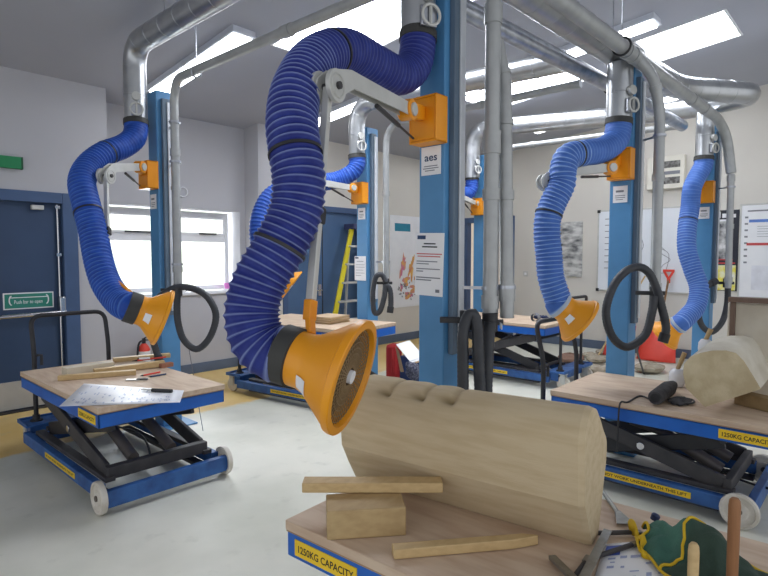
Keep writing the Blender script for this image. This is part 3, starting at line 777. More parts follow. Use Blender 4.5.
def damper(parent, p, r, z):
    """round blast-gate plate with a ring pull on the camera-right side of a drop"""
    p = V(p)
    dv = V((-.35, -.94, 0)).normalized()
    c = V((p.x, p.y, z))+dv*(r+.004)
    part('gauge', MB().cyl(c+V((0, 0, .11)), c+V((0, 0, .11))+dv*.03, .036, 20), ALU, parent, False)
    part('ring_pull', MB().torus(c+dv*.035, dv, .05, .008, 24, 8).bar(c+dv*.03-V((0, 0, .05)), c+dv*.03+V((0, 0, .05)), .012, .012), ALU, parent, False)
    part('gate', MB().box(c+dv*.01, (.09, .02, .1), Matrix.Rotation(math.atan2(dv.y, dv.x)+PI/2, 3, 'Z')), GALV, parent, False, .004)

def drop_xy(px, py, D):
    p = at(px, py, D); return p
j1 = at(136, 124, 4.78); o = duct('spiral_duct', 'spiral duct rising from the window arm and running along the ceiling', [(j1.x, .6, 3.36), (j1.x, j1.y, 3.36), (j1.x, j1.y, j1.z)], .093, br=.2)
damper(o, j1, .093, j1.z+.1)
jm = at(418, 38, 2.86); o = duct('spiral_duct', 'short shiny duct dropping to the big dark blue hose at the top', [(jm.x, jm.y, 3.6), (jm.x, jm.y, jm.z)], .09, br=.2); damper(o, jm, .09, jm.z+.07)
j3 = at(357, 157, 6.08); o = duct('spiral_duct', 'shiny duct bending up from the stepladder arm towards the middle of the ceiling', [(j3.x, 2.0, 3.12), (j3.x, j3.y, 3.2), (j3.x, j3.y, j3.z)], .09, br=.25); damper(o, j3, .09, j3.z+.1)
j5 = at(619, 122, 4.2); j6 = at(704, 159, 6.06); j4 = V((6.7, 4.44, 2.66))
o = duct('spiral_duct', 'long large duct running overhead, turning in a wide bend at right and crossing back behind', [(1.9, 1.66, 3.1), (4.6, 1.62, 3.125), (6.0, 1.6, 3.19), (6.98, 1.06, 3.24), (7.08, 1.85, 3.22), (j4.x+.1, 3.6, 3.3), (j4.x, j4.y, 3.34), (j4.x, j4.y, j4.z)], .11, br=.3); damper(o, j4, .11, j4.z+.1)
o = duct('spiral_duct', 'short shiny drop from the overhead duct to the haze-paled blue right-hand arm', [(j5.x, j5.y, 3.0), (j5.x, j5.y, j5.z)], .093, br=.18); damper(o, j5, .092, j5.z+.1)
o = duct('spiral_duct', 'short shiny drop to the farthest right arm', [(j6.x, j6.y, 3.12), (j6.x, j6.y, j6.z)], .09, br=.18); damper(o, j6, .09, j6.z+.1)
# grey vacuum pipes on the ceiling and down the posts
PGRP = 'grey vacuum pipes'
a = at(178, 285, 4.75)
p1x, p1y = a.x, a.y
duct('vacuum_pipe', 'grey pipe down the post by the windows, bending along the ceiling', [(p1x-.02, 2.1, 3.0), (p1x-.02, p1y-.1, 3.02), (p1x, p1y, 2.9), (p1x, p1y, a.z)], .035, PIPEG, .12, 0, cat='pipe', couplings=((.97, .05), (.72, .06), (.8, .03), (.2, .08)), n=16)
a = at(490, 318, 2.95); b = at(490, -60, 2.95)
duct('vacuum_pipe', 'left of two grey pipes beside the central blue post', [(a.x, a.y, 2.95), a], .04, PIPEG, .1, 0, cat='pipe', couplings=((.06, .1), (.44, .12), (.62, .06), (.95, .07)), n=18)
a2 = at(507, 318, 2.95); q = at(497, 42, 2.95)
duct('vacuum_pipe', 'right of two grey pipes beside the central post, branching from its neighbour', [q, at(505, 85, 2.95), at(505, 110, 2.95), a2], .037, PIPEG, .05, 0, cat='pipe', couplings=((.12, .02), (.3, .03), (.55, .05), (.9, .09)), n=18)
a = at(386, 280, 6.15)
duct('vacuum_pipe', 'thin grey pipe beside the far post by the stepladder', [(a.x, 1.95, 2.98), (a.x, a.y-.1, 2.98), (a.x, a.y, 2.85), a], .034, PIPEG, .12, 0, cat='pipe', couplings=((.95, .05), (.75, .05), (.25, .06)), n=14)
a = at(655, 296, 4.2)
duct('vacuum_pipe', 'medium grey pipe overhead ending in a bend at the far right post', [(1.9, 1.46, 3.0), (6.75, 1.4, 3.0), (6.98, 1.36, 2.85), (7.0, 1.31, 2.45)], .05, PIPEG, .2, 0, cat='pipe', couplings=((.4, .06), (.42, .06), (.7, .05), (.78, .06)), n=20)
duct('vacuum_pipe', 'thin grey downpipe on the farthest right post below the overhead pipe bend', [(7.0, 1.31, 2.44), (7.0, 1.3, 1.2)], .034, PIPEG, .1, 0, cat='pipe', couplings=((.02, .06), (.45, .05), (.93, .06)), n=16)
duct('vacuum_pipe', 'grey pipe branching down to the looped black hose at right', [(4.3, 1.42, 3.0), (4.38, 1.33, 2.86), (a.x, a.y, 2.62), a], .038, PIPEG, .12, 0, cat='pipe', couplings=((.14, .04), (.5, .05), (.96, .05)), n=16)
duct('vacuum_pipe', 'lower shiny pipe overhead with a clamp, running behind the right-hand post', [(2.66, 1.93, 3.01), (4.9, 1.81, 3.0), (6.86, 1.77, 3.0)], .06, GALV, .05, 0, cat='pipe', couplings=((.55, .05), (.62, .05)), n=20)
duct('vacuum_pipe', 'thin pipe crossing the far back under the long duct', [(6.75, 1.75, 2.98), (6.72, 4.0, 3.02), (6.72, 4.1, 2.9), (6.75, 4.12, 1.4)], .035, PIPEG, .1, 0, cat='pipe', couplings=((.15, .05), (.45, .06)), n=14)
# pipe clamps to the posts
def clamp(label, p, q):
    o = thing('pipe_clamp', label, 'clamp', q, group='pipe clamps on the posts'); p = V(p); q = V(q)
    part('arm', MB().bar(p, q, .01, .016), GALV, o, False); part('ring', MB().lathe([(-.009, .042), (-.009, .047), (.009, .047), (.009, .042)], q, (0, 0, 1), 20, closed=True), GALV, o, False)
x, y = POSTS['P1']; clamp('upper clamp holding the grey pipe to the post by the windows', (x+.02, y-.1, 2.68), (p1x, p1y, 2.68)); clamp('lower clamp holding the grey pipe to the post by the windows', (x+.02, y-.1, 1.48), (p1x, p1y, 1.48)); clamp('middle clamp holding the grey pipe to the post by the windows', (x+.02, y-.1, 2.35), (p1x, p1y, 2.35))
x, y = POSTS['M']; pm = at(490, 288, 2.95); clamp('clamp holding the left grey pipe to the central post', (x+.02, y-.12, pm.z), pm); pm2 = at(507, 287, 2.95); clamp('clamp holding the right grey pipe beside the central post', pm+V((.03, -.03, 0)), pm2)
x, y = POSTS['P3']; pm = at(386, 262, 6.15); clamp('clamp holding the thin pipe to the post by the stepladder', (x+.02, y-.1, pm.z), pm)
x, y = POSTS['P5']; pm = at(657, 205, 4.2); clamp('clamp holding the pipe to the post with the looped hose', (x+.02, y-.1, 2.45), V((a.x, a.y, 2.45)))
x, y = POSTS['P6']; clamp('clamp holding the pipe to the farthest right post', (x, y-.1, 2.3), (7.0, 1.31, 2.3))
# threaded hanger rods
def hanger(label, x, y, z, r):
    o = thing('duct_hanger', label, 'hanger', (x, y, z), group='hangers of the ducts and pipes')
    part('rod', MB().tube([(x, y, z+r), (x, y, cz(y))], .005, 8), GALV, o, False)
    return o
hanger('thin hanger rod over the window duct', j1.x, 4.3, 3.36, .095)
part('ring', MB().torus((p1x-.02, 4.1, 3.0), (0, 1, 0), .042, .008, 24, 8), GALV, hanger('thin hanger rod holding the grey ceiling pipe at left', p1x-.02, 4.1, 3.0, .045), False)
part('ring', MB().torus((4.85, 1.81, 3.0), (1, 0, 0), .066, .01, 24, 8), BLACK, hanger('hanger with a dark ring round the lower pipe end overhead', 4.85, 1.81, 3.0, .06), False)
part('ring', MB().torus((4.0, 1.43, 3.0), (1, 0, 0), .06, .008, 24, 8), BLACK, hanger('hanger ring round the medium pipe overhead', 4.0, 1.43, 3.0, .055), False)

# ------------------------------------------------------------------ black vacuum hoses
def vac(label, path, r, holder, hdir, plate=None):
    o = thing('vacuum_hose', label, 'hose', holder, group='black vacuum hoses on the posts')
    pts, L = resample(crom(path, 10), .012)
    radii = [r*(1-.05*(i % 2)) for i in range(len(pts))]
    part('hose', MB().tube(pts, r, 14, True, radii), RUBBER, o, False, smooth=70)
    h = V(holder); d = V(hdir).normalized()
    hb = MB().cyl(h-V((0, 0, .05)), h+V((0, 0, .05)), r*1.25, 18).bar(h, h+d*.14, .035, .03).bar(h, h-d*.07, .03, .03)
    part('holder', hb, BLACK, o, False, .004)
    e = (pts[-1]-pts[-4]).normalized()
    part('end_cuff', MB().cyl(pts[-1]-e*.06, pts[-1]+e*.01, r*1.22, 18), BLACK, o, False)
    if plate: part('tag', MB().box(plate, (.06, .003, .03), (0, 0, .7)), PAPER, o, False)
    return o
A = lambda L_, D: [at(a_, b_, D) for a_, b_ in L_]
vac('black hose looped in a big ring on the post near the windows', A([(178, 288), (177, 305), (178, 322), (184, 340), (197, 349), (210, 337), (216, 316), (209, 299), (197, 290), (181, 287), (168, 291), (156, 301), (150, 318), (152, 340), (158, 356)], 4.62)[:13] + A([(153, 340), (160, 362)], 4.75), .029, at(178, 290, 4.72), (-.8, .6, 0), at(184, 292, 4.55))
vac('black hose arched beside the central post, falling behind the sandstone block', A([(490, 322), (488, 345), (487, 368), (486, 400), (485, 440)], 2.9), .033, at(490, 322, 2.93), (-.5, .8, 0), at(501, 326, 2.8))
vac('second black hose arching up between the central post and the pipes', A([(463, 400), (463, 365), (463, 335), (467, 318), (473, 314), (477, 326), (478, 352), (480, 390), (481, 430)], 2.78), .03, at(467, 320, 2.85), (-.6, .8, 0))
vac('black hose folded over its holder on the post by the stepladder', A([(386, 282), (382, 275), (376, 277), (373, 290), (373, 304), (375, 313), (380, 311), (384, 298), (386, 286), (390, 290), (391, 303), (390, 312)], 6.05), .03, at(386, 283, 6.12), (-.6, .8, 0))
vac('black hose hanging in a wide loop on the post behind the pale stone blocks', A([(654, 296), (652, 312), (645, 335), (627, 347), (612, 336), (606, 312), (613, 287), (625, 272), (638, 267), (649, 273), (657, 290), (662, 308), (666, 328), (663, 341)], 4.1), .031, at(655, 293, 4.18), (-.5, .87, 0))
vac('black hose looped low on the farthest right post', A([(728, 285), (727, 305), (722, 322), (712, 332), (703, 327), (699, 316), (700, 300), (708, 286), (716, 281)], 6.1), .032, at(727, 283, 6.15), (-.5, .87, 0))

# ------------------------------------------------------------------ lift tables
TG = 'blue scissor lift tables'
def lift_table(label, top=.65, k=1., o=0., pl_o=0.):
    t = thing('lift_table', label, 'lift table', (0, 0, 0), group=TG)
    W, L = .42, .775
    Y = lambda v: v*k+o          # the base may be shorter than the platform
    zt = top
    part('tabletop', MB().bx((-W-.005, -L-.005, zt-.034), (W+.005, L+.005, zt)), PLY, t, bevel=.003)
    part('tabletop_edge', MB().bx((-W-.002, -L-.002, zt-.04), (W+.002, L+.002, zt-.03)), PLYE, t)
    sk_ = MB()
    for s_ in (-1, 1):
        sk_.bx((s_*W-.012*(s_ > 0), -L, zt-.125), (s_*W+.012*(s_ < 0), L, zt-.035)); sk_.bx((-W, s_*L-.012*(s_ > 0), zt-.125), (W, s_*L+.012*(s_ < 0), zt-.035))
    sk_.bx((-W, -L, zt-.05), (W, L, zt-.038))
    p = part('platform_skirt', sk_, TBLUE, t, bevel=.004)
    # capacity plates on both long sides near the front end
    for s_ in (-1, 1):
        xx = s_*(W+.0015)
        yy = (-L+.04+pl_o, -L+.32+pl_o)
        pl = part('capacity_plate', MB().bx((xx-.0015, yy[0], zt-.11), (xx+.0015, yy[1], zt-.055)), YEL, p, smooth=0)
        rdir = (0, s_, 0); org = (xx+s_*.002, yy[0]+.012 if s_ > 0 else yy[1]-.012, zt-.095)
        part('lettering', fit_text('1250KG CAPACITY', .256, .024, org, rdir, (0, 0, 1), .0006), INKB, p, smooth=0)
    # base frame
    b = MB()
    for s_ in (-1, 1): b.bx((s_*.385-.025, Y(-.7), .07), (s_*.385+.025, Y(.82), .155))
    b.bx((-.4, Y(-.76)-.06, .045), (.435, Y(-.76)-.015, .15)); b.bx((-.359, Y(.7), .075), (.359, Y(.76), .15))
    bf = part('base_frame', b, TBLUED, t, bevel=.004)
    for s_ in (-1, 1):
        xx = s_*.4115
        part('warning_strip', MB().bx((xx-.001, Y(-.02)-.3, .092), (xx+.001, Y(-.02)+.3, .13)), YEL, bf, smooth=0)
        org = (xx+s_*.0015, Y(-.02)-s_*.28, .103)
        part('lettering', fit_text('DO NOT WORK UNDERNEATH THIS LIFT', .56, .017, org, (0, s_, 0), (0, 0, 1), .0005), INKB, bf, smooth=0)
    for s_ in (-1, 1):
        part('roller_track', MB().bx((s_*.33-.03, Y(-.7), .156), (s_*.33+.03, Y(.68), .185)), DGREY, t, bevel=.003)
        part('shade_strip', MB().bx((s_*.33-.03, Y(-.7), .04), (s_*.33+.03, Y(.68), .069)), DGREY, t, bevel=.003)  # dark strip stands in for the shadow in the gap under the rail
    # scissors
    zl, zh = .2, zt-.16
    for s_ in (-1, 1):
        part('scissor_leg', MB().bar((s_*.32, Y(-.62), zl), (s_*.32, Y(.6), zh), .03, .1, V((0, 0, 1))), DGREY, t, bevel=.006)
        part('scissor_leg', MB().bar((s_*.27, Y(.62), zl), (s_*.27, Y(-.6), zh), .03, .1, V((0, 0, 1))), BLACK, t, bevel=.006)
        part('pivot_bolt', MB().cyl((s_*.24, Y(0), (zl+zh)/2), (s_*.348, Y(0), (zl+zh)/2), .024, 16), CHROME, t)
    part('cross_bar', MB().bx((-.34, Y(-.68), zl-.04), (.34, Y(-.62), zl+.04)), DGREY, t, bevel=.006)
    for xw, ya, za in ((.34, .6, zh), (.3, -.6, zh), (.3, .62, zl)): part('axle', MB().tube([(-xw, Y(ya), za), (xw, Y(ya), za)], .02, 12), DGREY, t)
    for s_ in (-1, 1):
        part('ram', MB().tube([(s_*.13, Y(-.56), zl+.02), (s_*.13, Y(-.1), zl+.18)], .038, 14).tube([(s_*.13, Y(-.12), zl+.172), (s_*.13, Y(.18), zh-.04)], .02, 12), M_('ram_grey', (104, 98, 96), .45, metal=.3) if 'ram_grey' not in MATS else MATS['ram_grey'], t)
    part('hydraulic_line', MB().tube(crom([(-.13, -.5, zl+.06), (-.02, -.5, zl-.06), (.1, -.3, zl-.1), (.2, .1, zl-.05), (.05, .5, zl)], 8), .008, 8), BLACK, t)
    # wheels at the front, castors and pump deck at the handle end
    for s_ in (-1, 1):
        wh = part('wheel', MB().lathe([(-.016, 0), (-.016, .045), (-.008, .05), (-.008, .078), (-.018, .084), (-.016, .098), (0, .102), (.016, .098), (.018, .084), (.008, .078), (.008, .05), (.016, .045), (.016, 0)], (s_*.42, Y(-.755), .102), (1, 0, 0), 36), WHEELW, t)
        part('hub', MB().cyl((s_*.42-.024, Y(-.755), .102), (s_*.42+.024, Y(-.755), .102), .018, 16), M_('hub_dark', (96, 88, 80), .5) if 'hub_dark' not in MATS else MATS['hub_dark'], wh)
    dk = MB(); dk.bx((-.4, Y(.82)-.04, .19), (.4, Y(.82)+.2, .205)); dk.bx((-.36, Y(.82)+.001, .09), (.36, Y(.82)+.1, .19)); dk.bx((-.4, Y(.82)-.04, .205), (-.388, Y(.82)+.2, .222)); dk.bx((-.388, Y(.82)+.188, .205), (.4, Y(.82)+.2, .222))
    part('pump_deck', dk, TBLUED, t, bevel=.004)
    for s_ in (-1, 1):
        cs = part('castor', MB().lathe([(-.022, 0), (-.022, .06), (-.02, .076), (0, .08), (.02, .076), (.022, .06), (.022, 0)], (s_*.33, Y(.82)+.15, .08), (1, 0, 0), 30), WHEELW, t)
        part('castor_fork', MB().bx((s_*.33-.035, Y(.82)+.12, .07), (s_*.33-.027, Y(.82)+.18, .175)).bx((s_*.33+.027, Y(.82)+.12, .07), (s_*.33+.035, Y(.82)+.18, .175)).bx((s_*.33-.035, Y(.82)+.11, .175), (s_*.33+.035, Y(.82)+.19, .19)), ALU, cs)
    hy = Y(.82)+.09
    hp = bend([(-.29, hy, .2), (-.29, hy, .78), (-.29, hy+.07, 1.06), (.29, hy+.07, 1.06), (.29, hy, .78), (.29, hy, .2)], .09, 6)
    hd = part('push_handle', MB().tube(hp, .018, 14), BLACK, t)
    for s_ in (-1, 1): part('handle_foot', MB().lathe([(0, 0), (0, .048), (.012, .046), (.014, .03), (.05, .027), (.05, 0)], (s_*.29, hy, .205), (0, 0, 1), 20), BLACK, hd)
    part('control_lever', MB().tube([(-.27, hy, .74), (-.24, hy-.01, .74), (-.24, hy-.01, .66)], .012, 10), BLACK, hd)
    return t
T65 = lift_table('x', .65)
TABLES = {}
def table(key, loc, rz, label, proto):
    o = proto if proto not in TABLES.values() else copy_tree(proto)
    TABLES[key] = o; return place(o, loc, rz, label)
table('left', (1.65, 4.2, 0), 0, 'blue scissor lift table by the blue fire door, with papers and timber on its top', T65)
RM = math.radians(3.5)
table('main', (1.60, .74, 0), RM+PI, 'blue scissor lift table at the front carrying the big sandstone block', T65)
T62 = lift_table('x', .61, .75, .195, .2)
table('right', (4.045, .95, 0), 0, 'blue scissor lift table at right under the pale stone blocks', T62)
T80 = lift_table('x', .84)
table('far', (3.93, 4.62, 0), math.radians(8), 'raised blue lift table behind the big arm, with bundled papers on it', T80)
T68 = lift_table('x', .74)
table('mid', (6.42, 3.72, 0), PI, 'blue lift table at the back near the back wall, black scissors showing', T68)
ZM = .65
def mloc(u, v, z=ZM):
    """a point on the front table in its own frame"""
    c, s_ = math.cos(RM), math.sin(RM); return V((1.60+u*c-v*s_, .74+u*s_+v*c, z))

# ------------------------------------------------------------------ the sandstone block
def sandstone():
    R_ = [(.07, .652), (0, .652), (-.05, .735), (-.096, .81), (-.106, .90), (-.11, 1.0), (-.09, 1.062), (-.045, 1.094), (.01, 1.088), (.06, 1.05), (.11, 1.0), (.165, .94), (.16, .86), (.13, .79), (.1, .71)]
    L_ = [(.09, .652), (0, .652), (-.05, .735), (-.09, .81), (-.095, .87), (-.078, .93), (-.035, 1.005), (.02, 1.045), (.08, 1.06), (.14, 1.05), (.19, 1.01), (.22, .95), (.22, .86), (.19, .78), (.14, .70)]
    LEN = .93; r = math.radians(7.5); B = gz(592, 547, .65); B.z = 0
    ea = V((-math.sin(r), math.cos(r), 0)); eb = V((math.cos(r), math.sin(r), 0))
    def ring(prof):
        P = []; k = len(prof)
        for i in range(k):
            a_, b_ = V(prof[i]), V(prof[(i+1) % k])
            nn = 12 if 2 < i < 12 else 4
            for j in range(nn):
                t = j/nn
                if 4 <= i <= 11:
                    p0 = V(prof[i-1]); p3 = V(prof[(i+2) % k])
                    q = .5*((2*a_)+(b_-p0)*t+(2*p0-5*a_+4*b_-p3)*t*t+(3*a_-p0-3*b_+p3)*t**3)
                else: q = a_.lerp(b_, t)
                P.append(q)
        return P
    PR, PL_ = ring(R_), ring(L_); n = len(PR); NY = 150
    mb = MB()
    gy = (.745, .59, .465)
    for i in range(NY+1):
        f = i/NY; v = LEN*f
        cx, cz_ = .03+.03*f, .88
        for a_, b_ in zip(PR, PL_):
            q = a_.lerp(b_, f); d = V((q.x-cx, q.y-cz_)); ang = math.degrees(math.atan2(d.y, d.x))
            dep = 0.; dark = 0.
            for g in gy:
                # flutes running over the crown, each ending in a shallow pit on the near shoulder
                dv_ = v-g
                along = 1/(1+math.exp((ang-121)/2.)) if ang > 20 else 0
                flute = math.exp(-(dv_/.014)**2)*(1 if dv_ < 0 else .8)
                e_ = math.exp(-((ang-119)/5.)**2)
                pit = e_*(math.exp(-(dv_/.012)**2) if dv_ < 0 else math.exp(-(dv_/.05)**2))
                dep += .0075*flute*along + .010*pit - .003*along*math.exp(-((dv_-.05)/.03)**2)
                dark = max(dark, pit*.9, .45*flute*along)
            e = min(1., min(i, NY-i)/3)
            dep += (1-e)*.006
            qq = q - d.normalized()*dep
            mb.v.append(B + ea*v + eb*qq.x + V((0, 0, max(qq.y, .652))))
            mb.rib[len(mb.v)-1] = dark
    for i in range(NY):
        for j in range(n):
            j2 = (j+1) % n
            mb.f.append((i*n+j, i*n+j2, (i+1)*n+j2, (i+1)*n+j))
    mb.f.append(tuple(range(n))); mb.f.append(tuple(NY*n+j for j in range(n)))
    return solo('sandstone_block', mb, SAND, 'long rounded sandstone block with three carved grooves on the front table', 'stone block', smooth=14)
sandstone()

# ------------------------------------------------------------------ things on the front table
def plank(name, label, p, q, w, h, m=WOOD, cat='timber', up=V((0, 0, 1)), group=None, taper=None, lift=0.):
    p, q = V(p), V(q); mb = MB().bar(p, q, w, h, up)
    if taper:
        d = (q-p).normalized()
        for i, v in enumerate(mb.v):
            if (v-p).dot(d) > (q-p).length*.5:
                ctr = q; off = v-q; mb.v[i] = q + off*taper
    return solo(name, mb, m, label, cat, group, .003)
bl = MB()
a0, a1 = gz(327, 541, ZM), gz(406, 536, ZM)
dv = (a1-a0); dv.z = 0; e = V((-dv.y, dv.x, 0)).normalized()*.13
if e.dot(FW) < 0: e = -e
H1 = .095
bl.add([a0+V((0, 0, .001)), a1+V((0, 0, .001)), a1+e+V((0, 0, .001)), a0+e+V((0, 0, .001)), a0+V((0, 0, H1)), a1+V((0, 0, H1)), a1+e+V((0, 0, H1+.004)), a0+e+V((0, 0, H1))],
       [(0, 3, 2, 1), (4, 5, 6, 7), (0, 1, 5, 4), (1, 2, 6, 5), (2, 3, 7, 6), (3, 0, 4, 7)])
solo('timber_block', bl, WOODX, 'short thick block of timber at the left end of the front table', 'timber', bevel=.004)
zt = ZM+H1+.004
s0 = at(303, 482, 0); 
pa = gz(303, 488, zt+.018); pb_ = gz(444, 488, zt+.018)
plank('timber_stick', 'flat timber stick lying across the timber block on the front table', pa+e*.22, pb_+e*.22, .06, .034, WOOD)
wa, wb = gz(394, 560, ZM+.002), gz(540, 547, ZM+.002); wd = (wb-wa).normalized(); wn = V((-wd.y, wd.x, 0)); wl = (wb-wa).length
if wn.dot(FW) < 0: wn = -wn
solo('timber_wedge', MB().prism([wa, wa+wd*wl*.82, wb+wn*.012, wb+wn*.02, wa+wd*wl*.9+wn*.036, wa+wn*.042], (0, 0, .03)), WOOD, 'pointed pale timber wedge lying flat on the front table', 'timber', bevel=.003)
# tools near the right end of the block
def tool_bar(name, label, cat, p, q, w, h, m, bevel=.002): return solo(name, MB().bar(p, q, w, h), m, label, cat, bevel=bevel)
sqr = thing('steel_square', 'flat grey steel square lying beside the end of the sandstone block', 'set square', gz(597, 552, ZM))
part('blade', MB().bar(gz(608, 530, ZM+.03), gz(580, 585, ZM+.03), .026, .004), STEELT, sqr, False, .001)
part('stock', MB().bar(gz(580, 585, ZM+.03), gz(552, 557, ZM+.012), .022, .012), STEELT, sqr, False, .001)
def chisel(label, p, q, blade=.25, wide=.016, m=STEELT):
    o = thing('stone_chisel', label, 'chisel', p, group='chisels beside the sandstone block'); p, q = V(p), V(q)
    part('shank', MB().tube([p, p.lerp(q, 1-blade)], .0075, 10), m, o, False)
    mb = MB().bar(p.lerp(q, 1-blade), q, .018, .012)
    d = (q-p).normalized()
    for i, v in enumerate(mb.v):
        if (v-q).dot(d) > -.005: mb.v[i] = q + (v-q)*1.0 + V((d.y, -d.x, 0))*((v-q).dot(V((d.y, -d.x, 0)).normalized())*(wide/.009-1)); mb.v[i].z = q.z+(v.z-q.z)*.3
    part('blade', mb, STEELT, o, False, .001)
    return o
chisel('steel chisel with a wide flared blade just past the end of the sandstone block', gz(600, 488, ZM+.014), gz(626, 524, ZM+.012), .3, .03)
chisel('upper dark chisel pointing into the green apron', gz(598, 533, ZM+.012), gz(642, 532, ZM+.012), .2, .012, DGREY)
chisel('lower dark chisel lying towards the yellow apron trim', gz(598, 556, ZM+.012), gz(640, 542, ZM+.012), .2, .012, DGREY)
chisel('dark chisel under the steel square by the sandstone block', gz(572, 580, ZM+.012), gz(590, 556, ZM+.012), .3, .012, DGREY)
# printed sheet
def sheet(name, label, corners, m, z, marks=None, cat='paper', curl=0.):
    o = thing(name, label, cat, sum([V(c) for c in corners], V())/4)
    P = [V(c) for c in corners]; N_ = 10; mb = MB()
    for i in range(N_+1):
        for j in range(N_+1):
            u, v = i/N_, j/N_
            q = P[0]*(1-u)*(1-v)+P[1]*u*(1-v)+P[2]*u*v+P[3]*(1-u)*v
            q.z = z + curl*(abs(u-.5)**3)*2*(1 if u > .5 else .4)
            mb.v.append(q)
    for i in range(N_):
        for j in range(N_): mb.f.append((i*(N_+1)+j, (i+1)*(N_+1)+j, (i+1)*(N_+1)+j+1, i*(N_+1)+j+1))
    s_ = part('sheet', mb, m, o, False)
    md = s_.modifiers.new('thick', 'SOLIDIFY'); md.thickness = .0008
    def pt(u, v, dz=.0015): 
        q = P[0]*(1-u)*(1-v)+P[1]*u*(1-v)+P[2]*u*v+P[3]*(1-u)*v; q.z = z+curl*(abs(u-.5)**3)*2*(1 if u > .5 else .4)+dz; return q
    if marks:
        for nm, mm, rects in marks:
            g = MB()
            for (u0, v0, u1, v1) in rects: g.add([pt(u0, v0), pt(u1, v0), pt(u1, v1), pt(u0, v1)], [(0, 1, 2, 3)])
            part(nm, g, mm, o, False, smooth=0)
    return o, pt
rr = random.Random(5)
pr = [(.06+.14*c+.07*rr.random(), .12+.06*r+.02*rr.random()+.1*(c > 2), .06+.14*c+.08+.06*rr.random(), .12+.06*r+.02+.025*rr.random()+.1*(c > 2)) for r in range(12) for c in range(6) if rr.random() < .62]
sheet('printed_sheet', 'white sheet printed in blue under the green apron', [gz(605, 545, ZM), gz(682, 538, ZM), gz(700, 640, ZM), gz(575, 640, ZM)], PAPER, ZM+.003,
      [('blue_print', INK, pr), ('blue_block', M_('block_blue', (80, 104, 190), .5), [(.03, .04, .22, .17)])])
# navy cap
solo('bottle_cap', MB().lathe([(0, 0), (0, .013), (.018, .014), (.022, .01), (.023, 0)], gz(654, 520, ZM+.02), (.2, -.3, 1), 18), BLUEC, 'small round navy cap behind the green apron', 'cap')
# apron: a crumpled cloth, draped like a ridge with yellow edging
def apron():
    o = thing('work_apron', 'crumpled green apron with yellow trim lying on the front table', 'apron', gz(700, 545, ZM))
    # outline on the table (u along, v across)
    NU, NV = 36, 20
    rr = random.Random(11)
    G = []
    A0, B0 = gz(640, 556, ZM), gz(735, 630, ZM)        # near edge
    A1, B1 = gz(648, 531, ZM), gz(800, 592, ZM)        # far edge
    def surf(i, j):
        u, v = i/NU, j/NV
        p = A0*(1-u)*(1-v)+B0*u*(1-v)+B1*u*v+A1*(1-u)*v
        arch = math.sin(PI*min(1, max(0, v)))**.6
        ridge = math.exp(-((v-.62)/.3)**2)
        h = .012 + ridge*(.085*math.exp(-((u-.45)/.2)**2)+.045*math.exp(-((u-.16)/.12)**2)+.03*u) + arch*.02
        h += (.012*math.sin(9*u+5*v) + .007*math.sin(19*u-8*v) + .006*math.sin(31*u+13*v) + .004*math.sin(23*v-40*u))*arch
        p = p + V((.012*math.sin(13*u), .012*math.sin(10*v+5*u), 0))
        p.z = ZM + max(.006, h)
        return p
    mb = MB()
    for i in range(NU+1):
        for j in range(NV+1): mb.v.append(surf(i, j)); mb.rib[len(mb.v)-1] = 1/(1+math.exp(-(i-11-j*.35)/.7))
    for i in range(NU):
        for j in range(NV): mb.f.append((i*(NV+1)+j, (i+1)*(NV+1)+j, (i+1)*(NV+1)+j+1, i*(NV+1)+j+1))
    c = part('cloth', mb, APRON, o, False, smooth=80)
    md = c.modifiers.new('thick', 'SOLIDIFY'); md.thickness = .003
    tr = MB()
    up_ = V((0, 0, .003))
    tr.tube([surf(i, 0)+up_ for i in range(NU+1)], .0045, 6)
    tr.tube([surf(0, j)+up_ for j in range(NV+1)], .0045, 6)
    tr.tube([surf(i, NV)+up_ for i in range(13, NU+1)], .0045, 6)
    part('trim', tr, TRIM, o, False)
    # seam running over the ridge
    part('seam_tape', MB().tube([surf(min(NU, 11+int(j*.35)), j)+V((0, 0, .004)) for j in range(NV+1)], .0045, 6), TRIM, o, False)
    # yellow ruffled strap end
    rf = MB(); n = 26
    q0, q1 = gz(634, 538, ZM), gz(650, 562, ZM)
    for i in range(n+1):
        t = i/n; p = q0.lerp(q1, t)
        w_ = V((.012*math.sin(t*19), .016*math.sin(t*15+1), 0))
        rf.v += [p+w_+V((0, 0, .006)), p+w_*.5+V((0, 0, .042+.018*math.sin(t*11)))+V((.008, .016, 0))]
    for i in range(n): rf.f.append((2*i, 2*i+2, 2*i+3, 2*i+1))
    s_ = part('yellow_strap', rf, TRIM, o, False, smooth=80); md = s_.modifiers.new('thick', 'SOLIDIFY'); md.thickness = .004
    dk = MB()
    q = gz(690, 556, ZM)
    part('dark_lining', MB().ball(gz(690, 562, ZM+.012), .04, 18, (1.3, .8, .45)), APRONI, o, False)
    return o
apron()
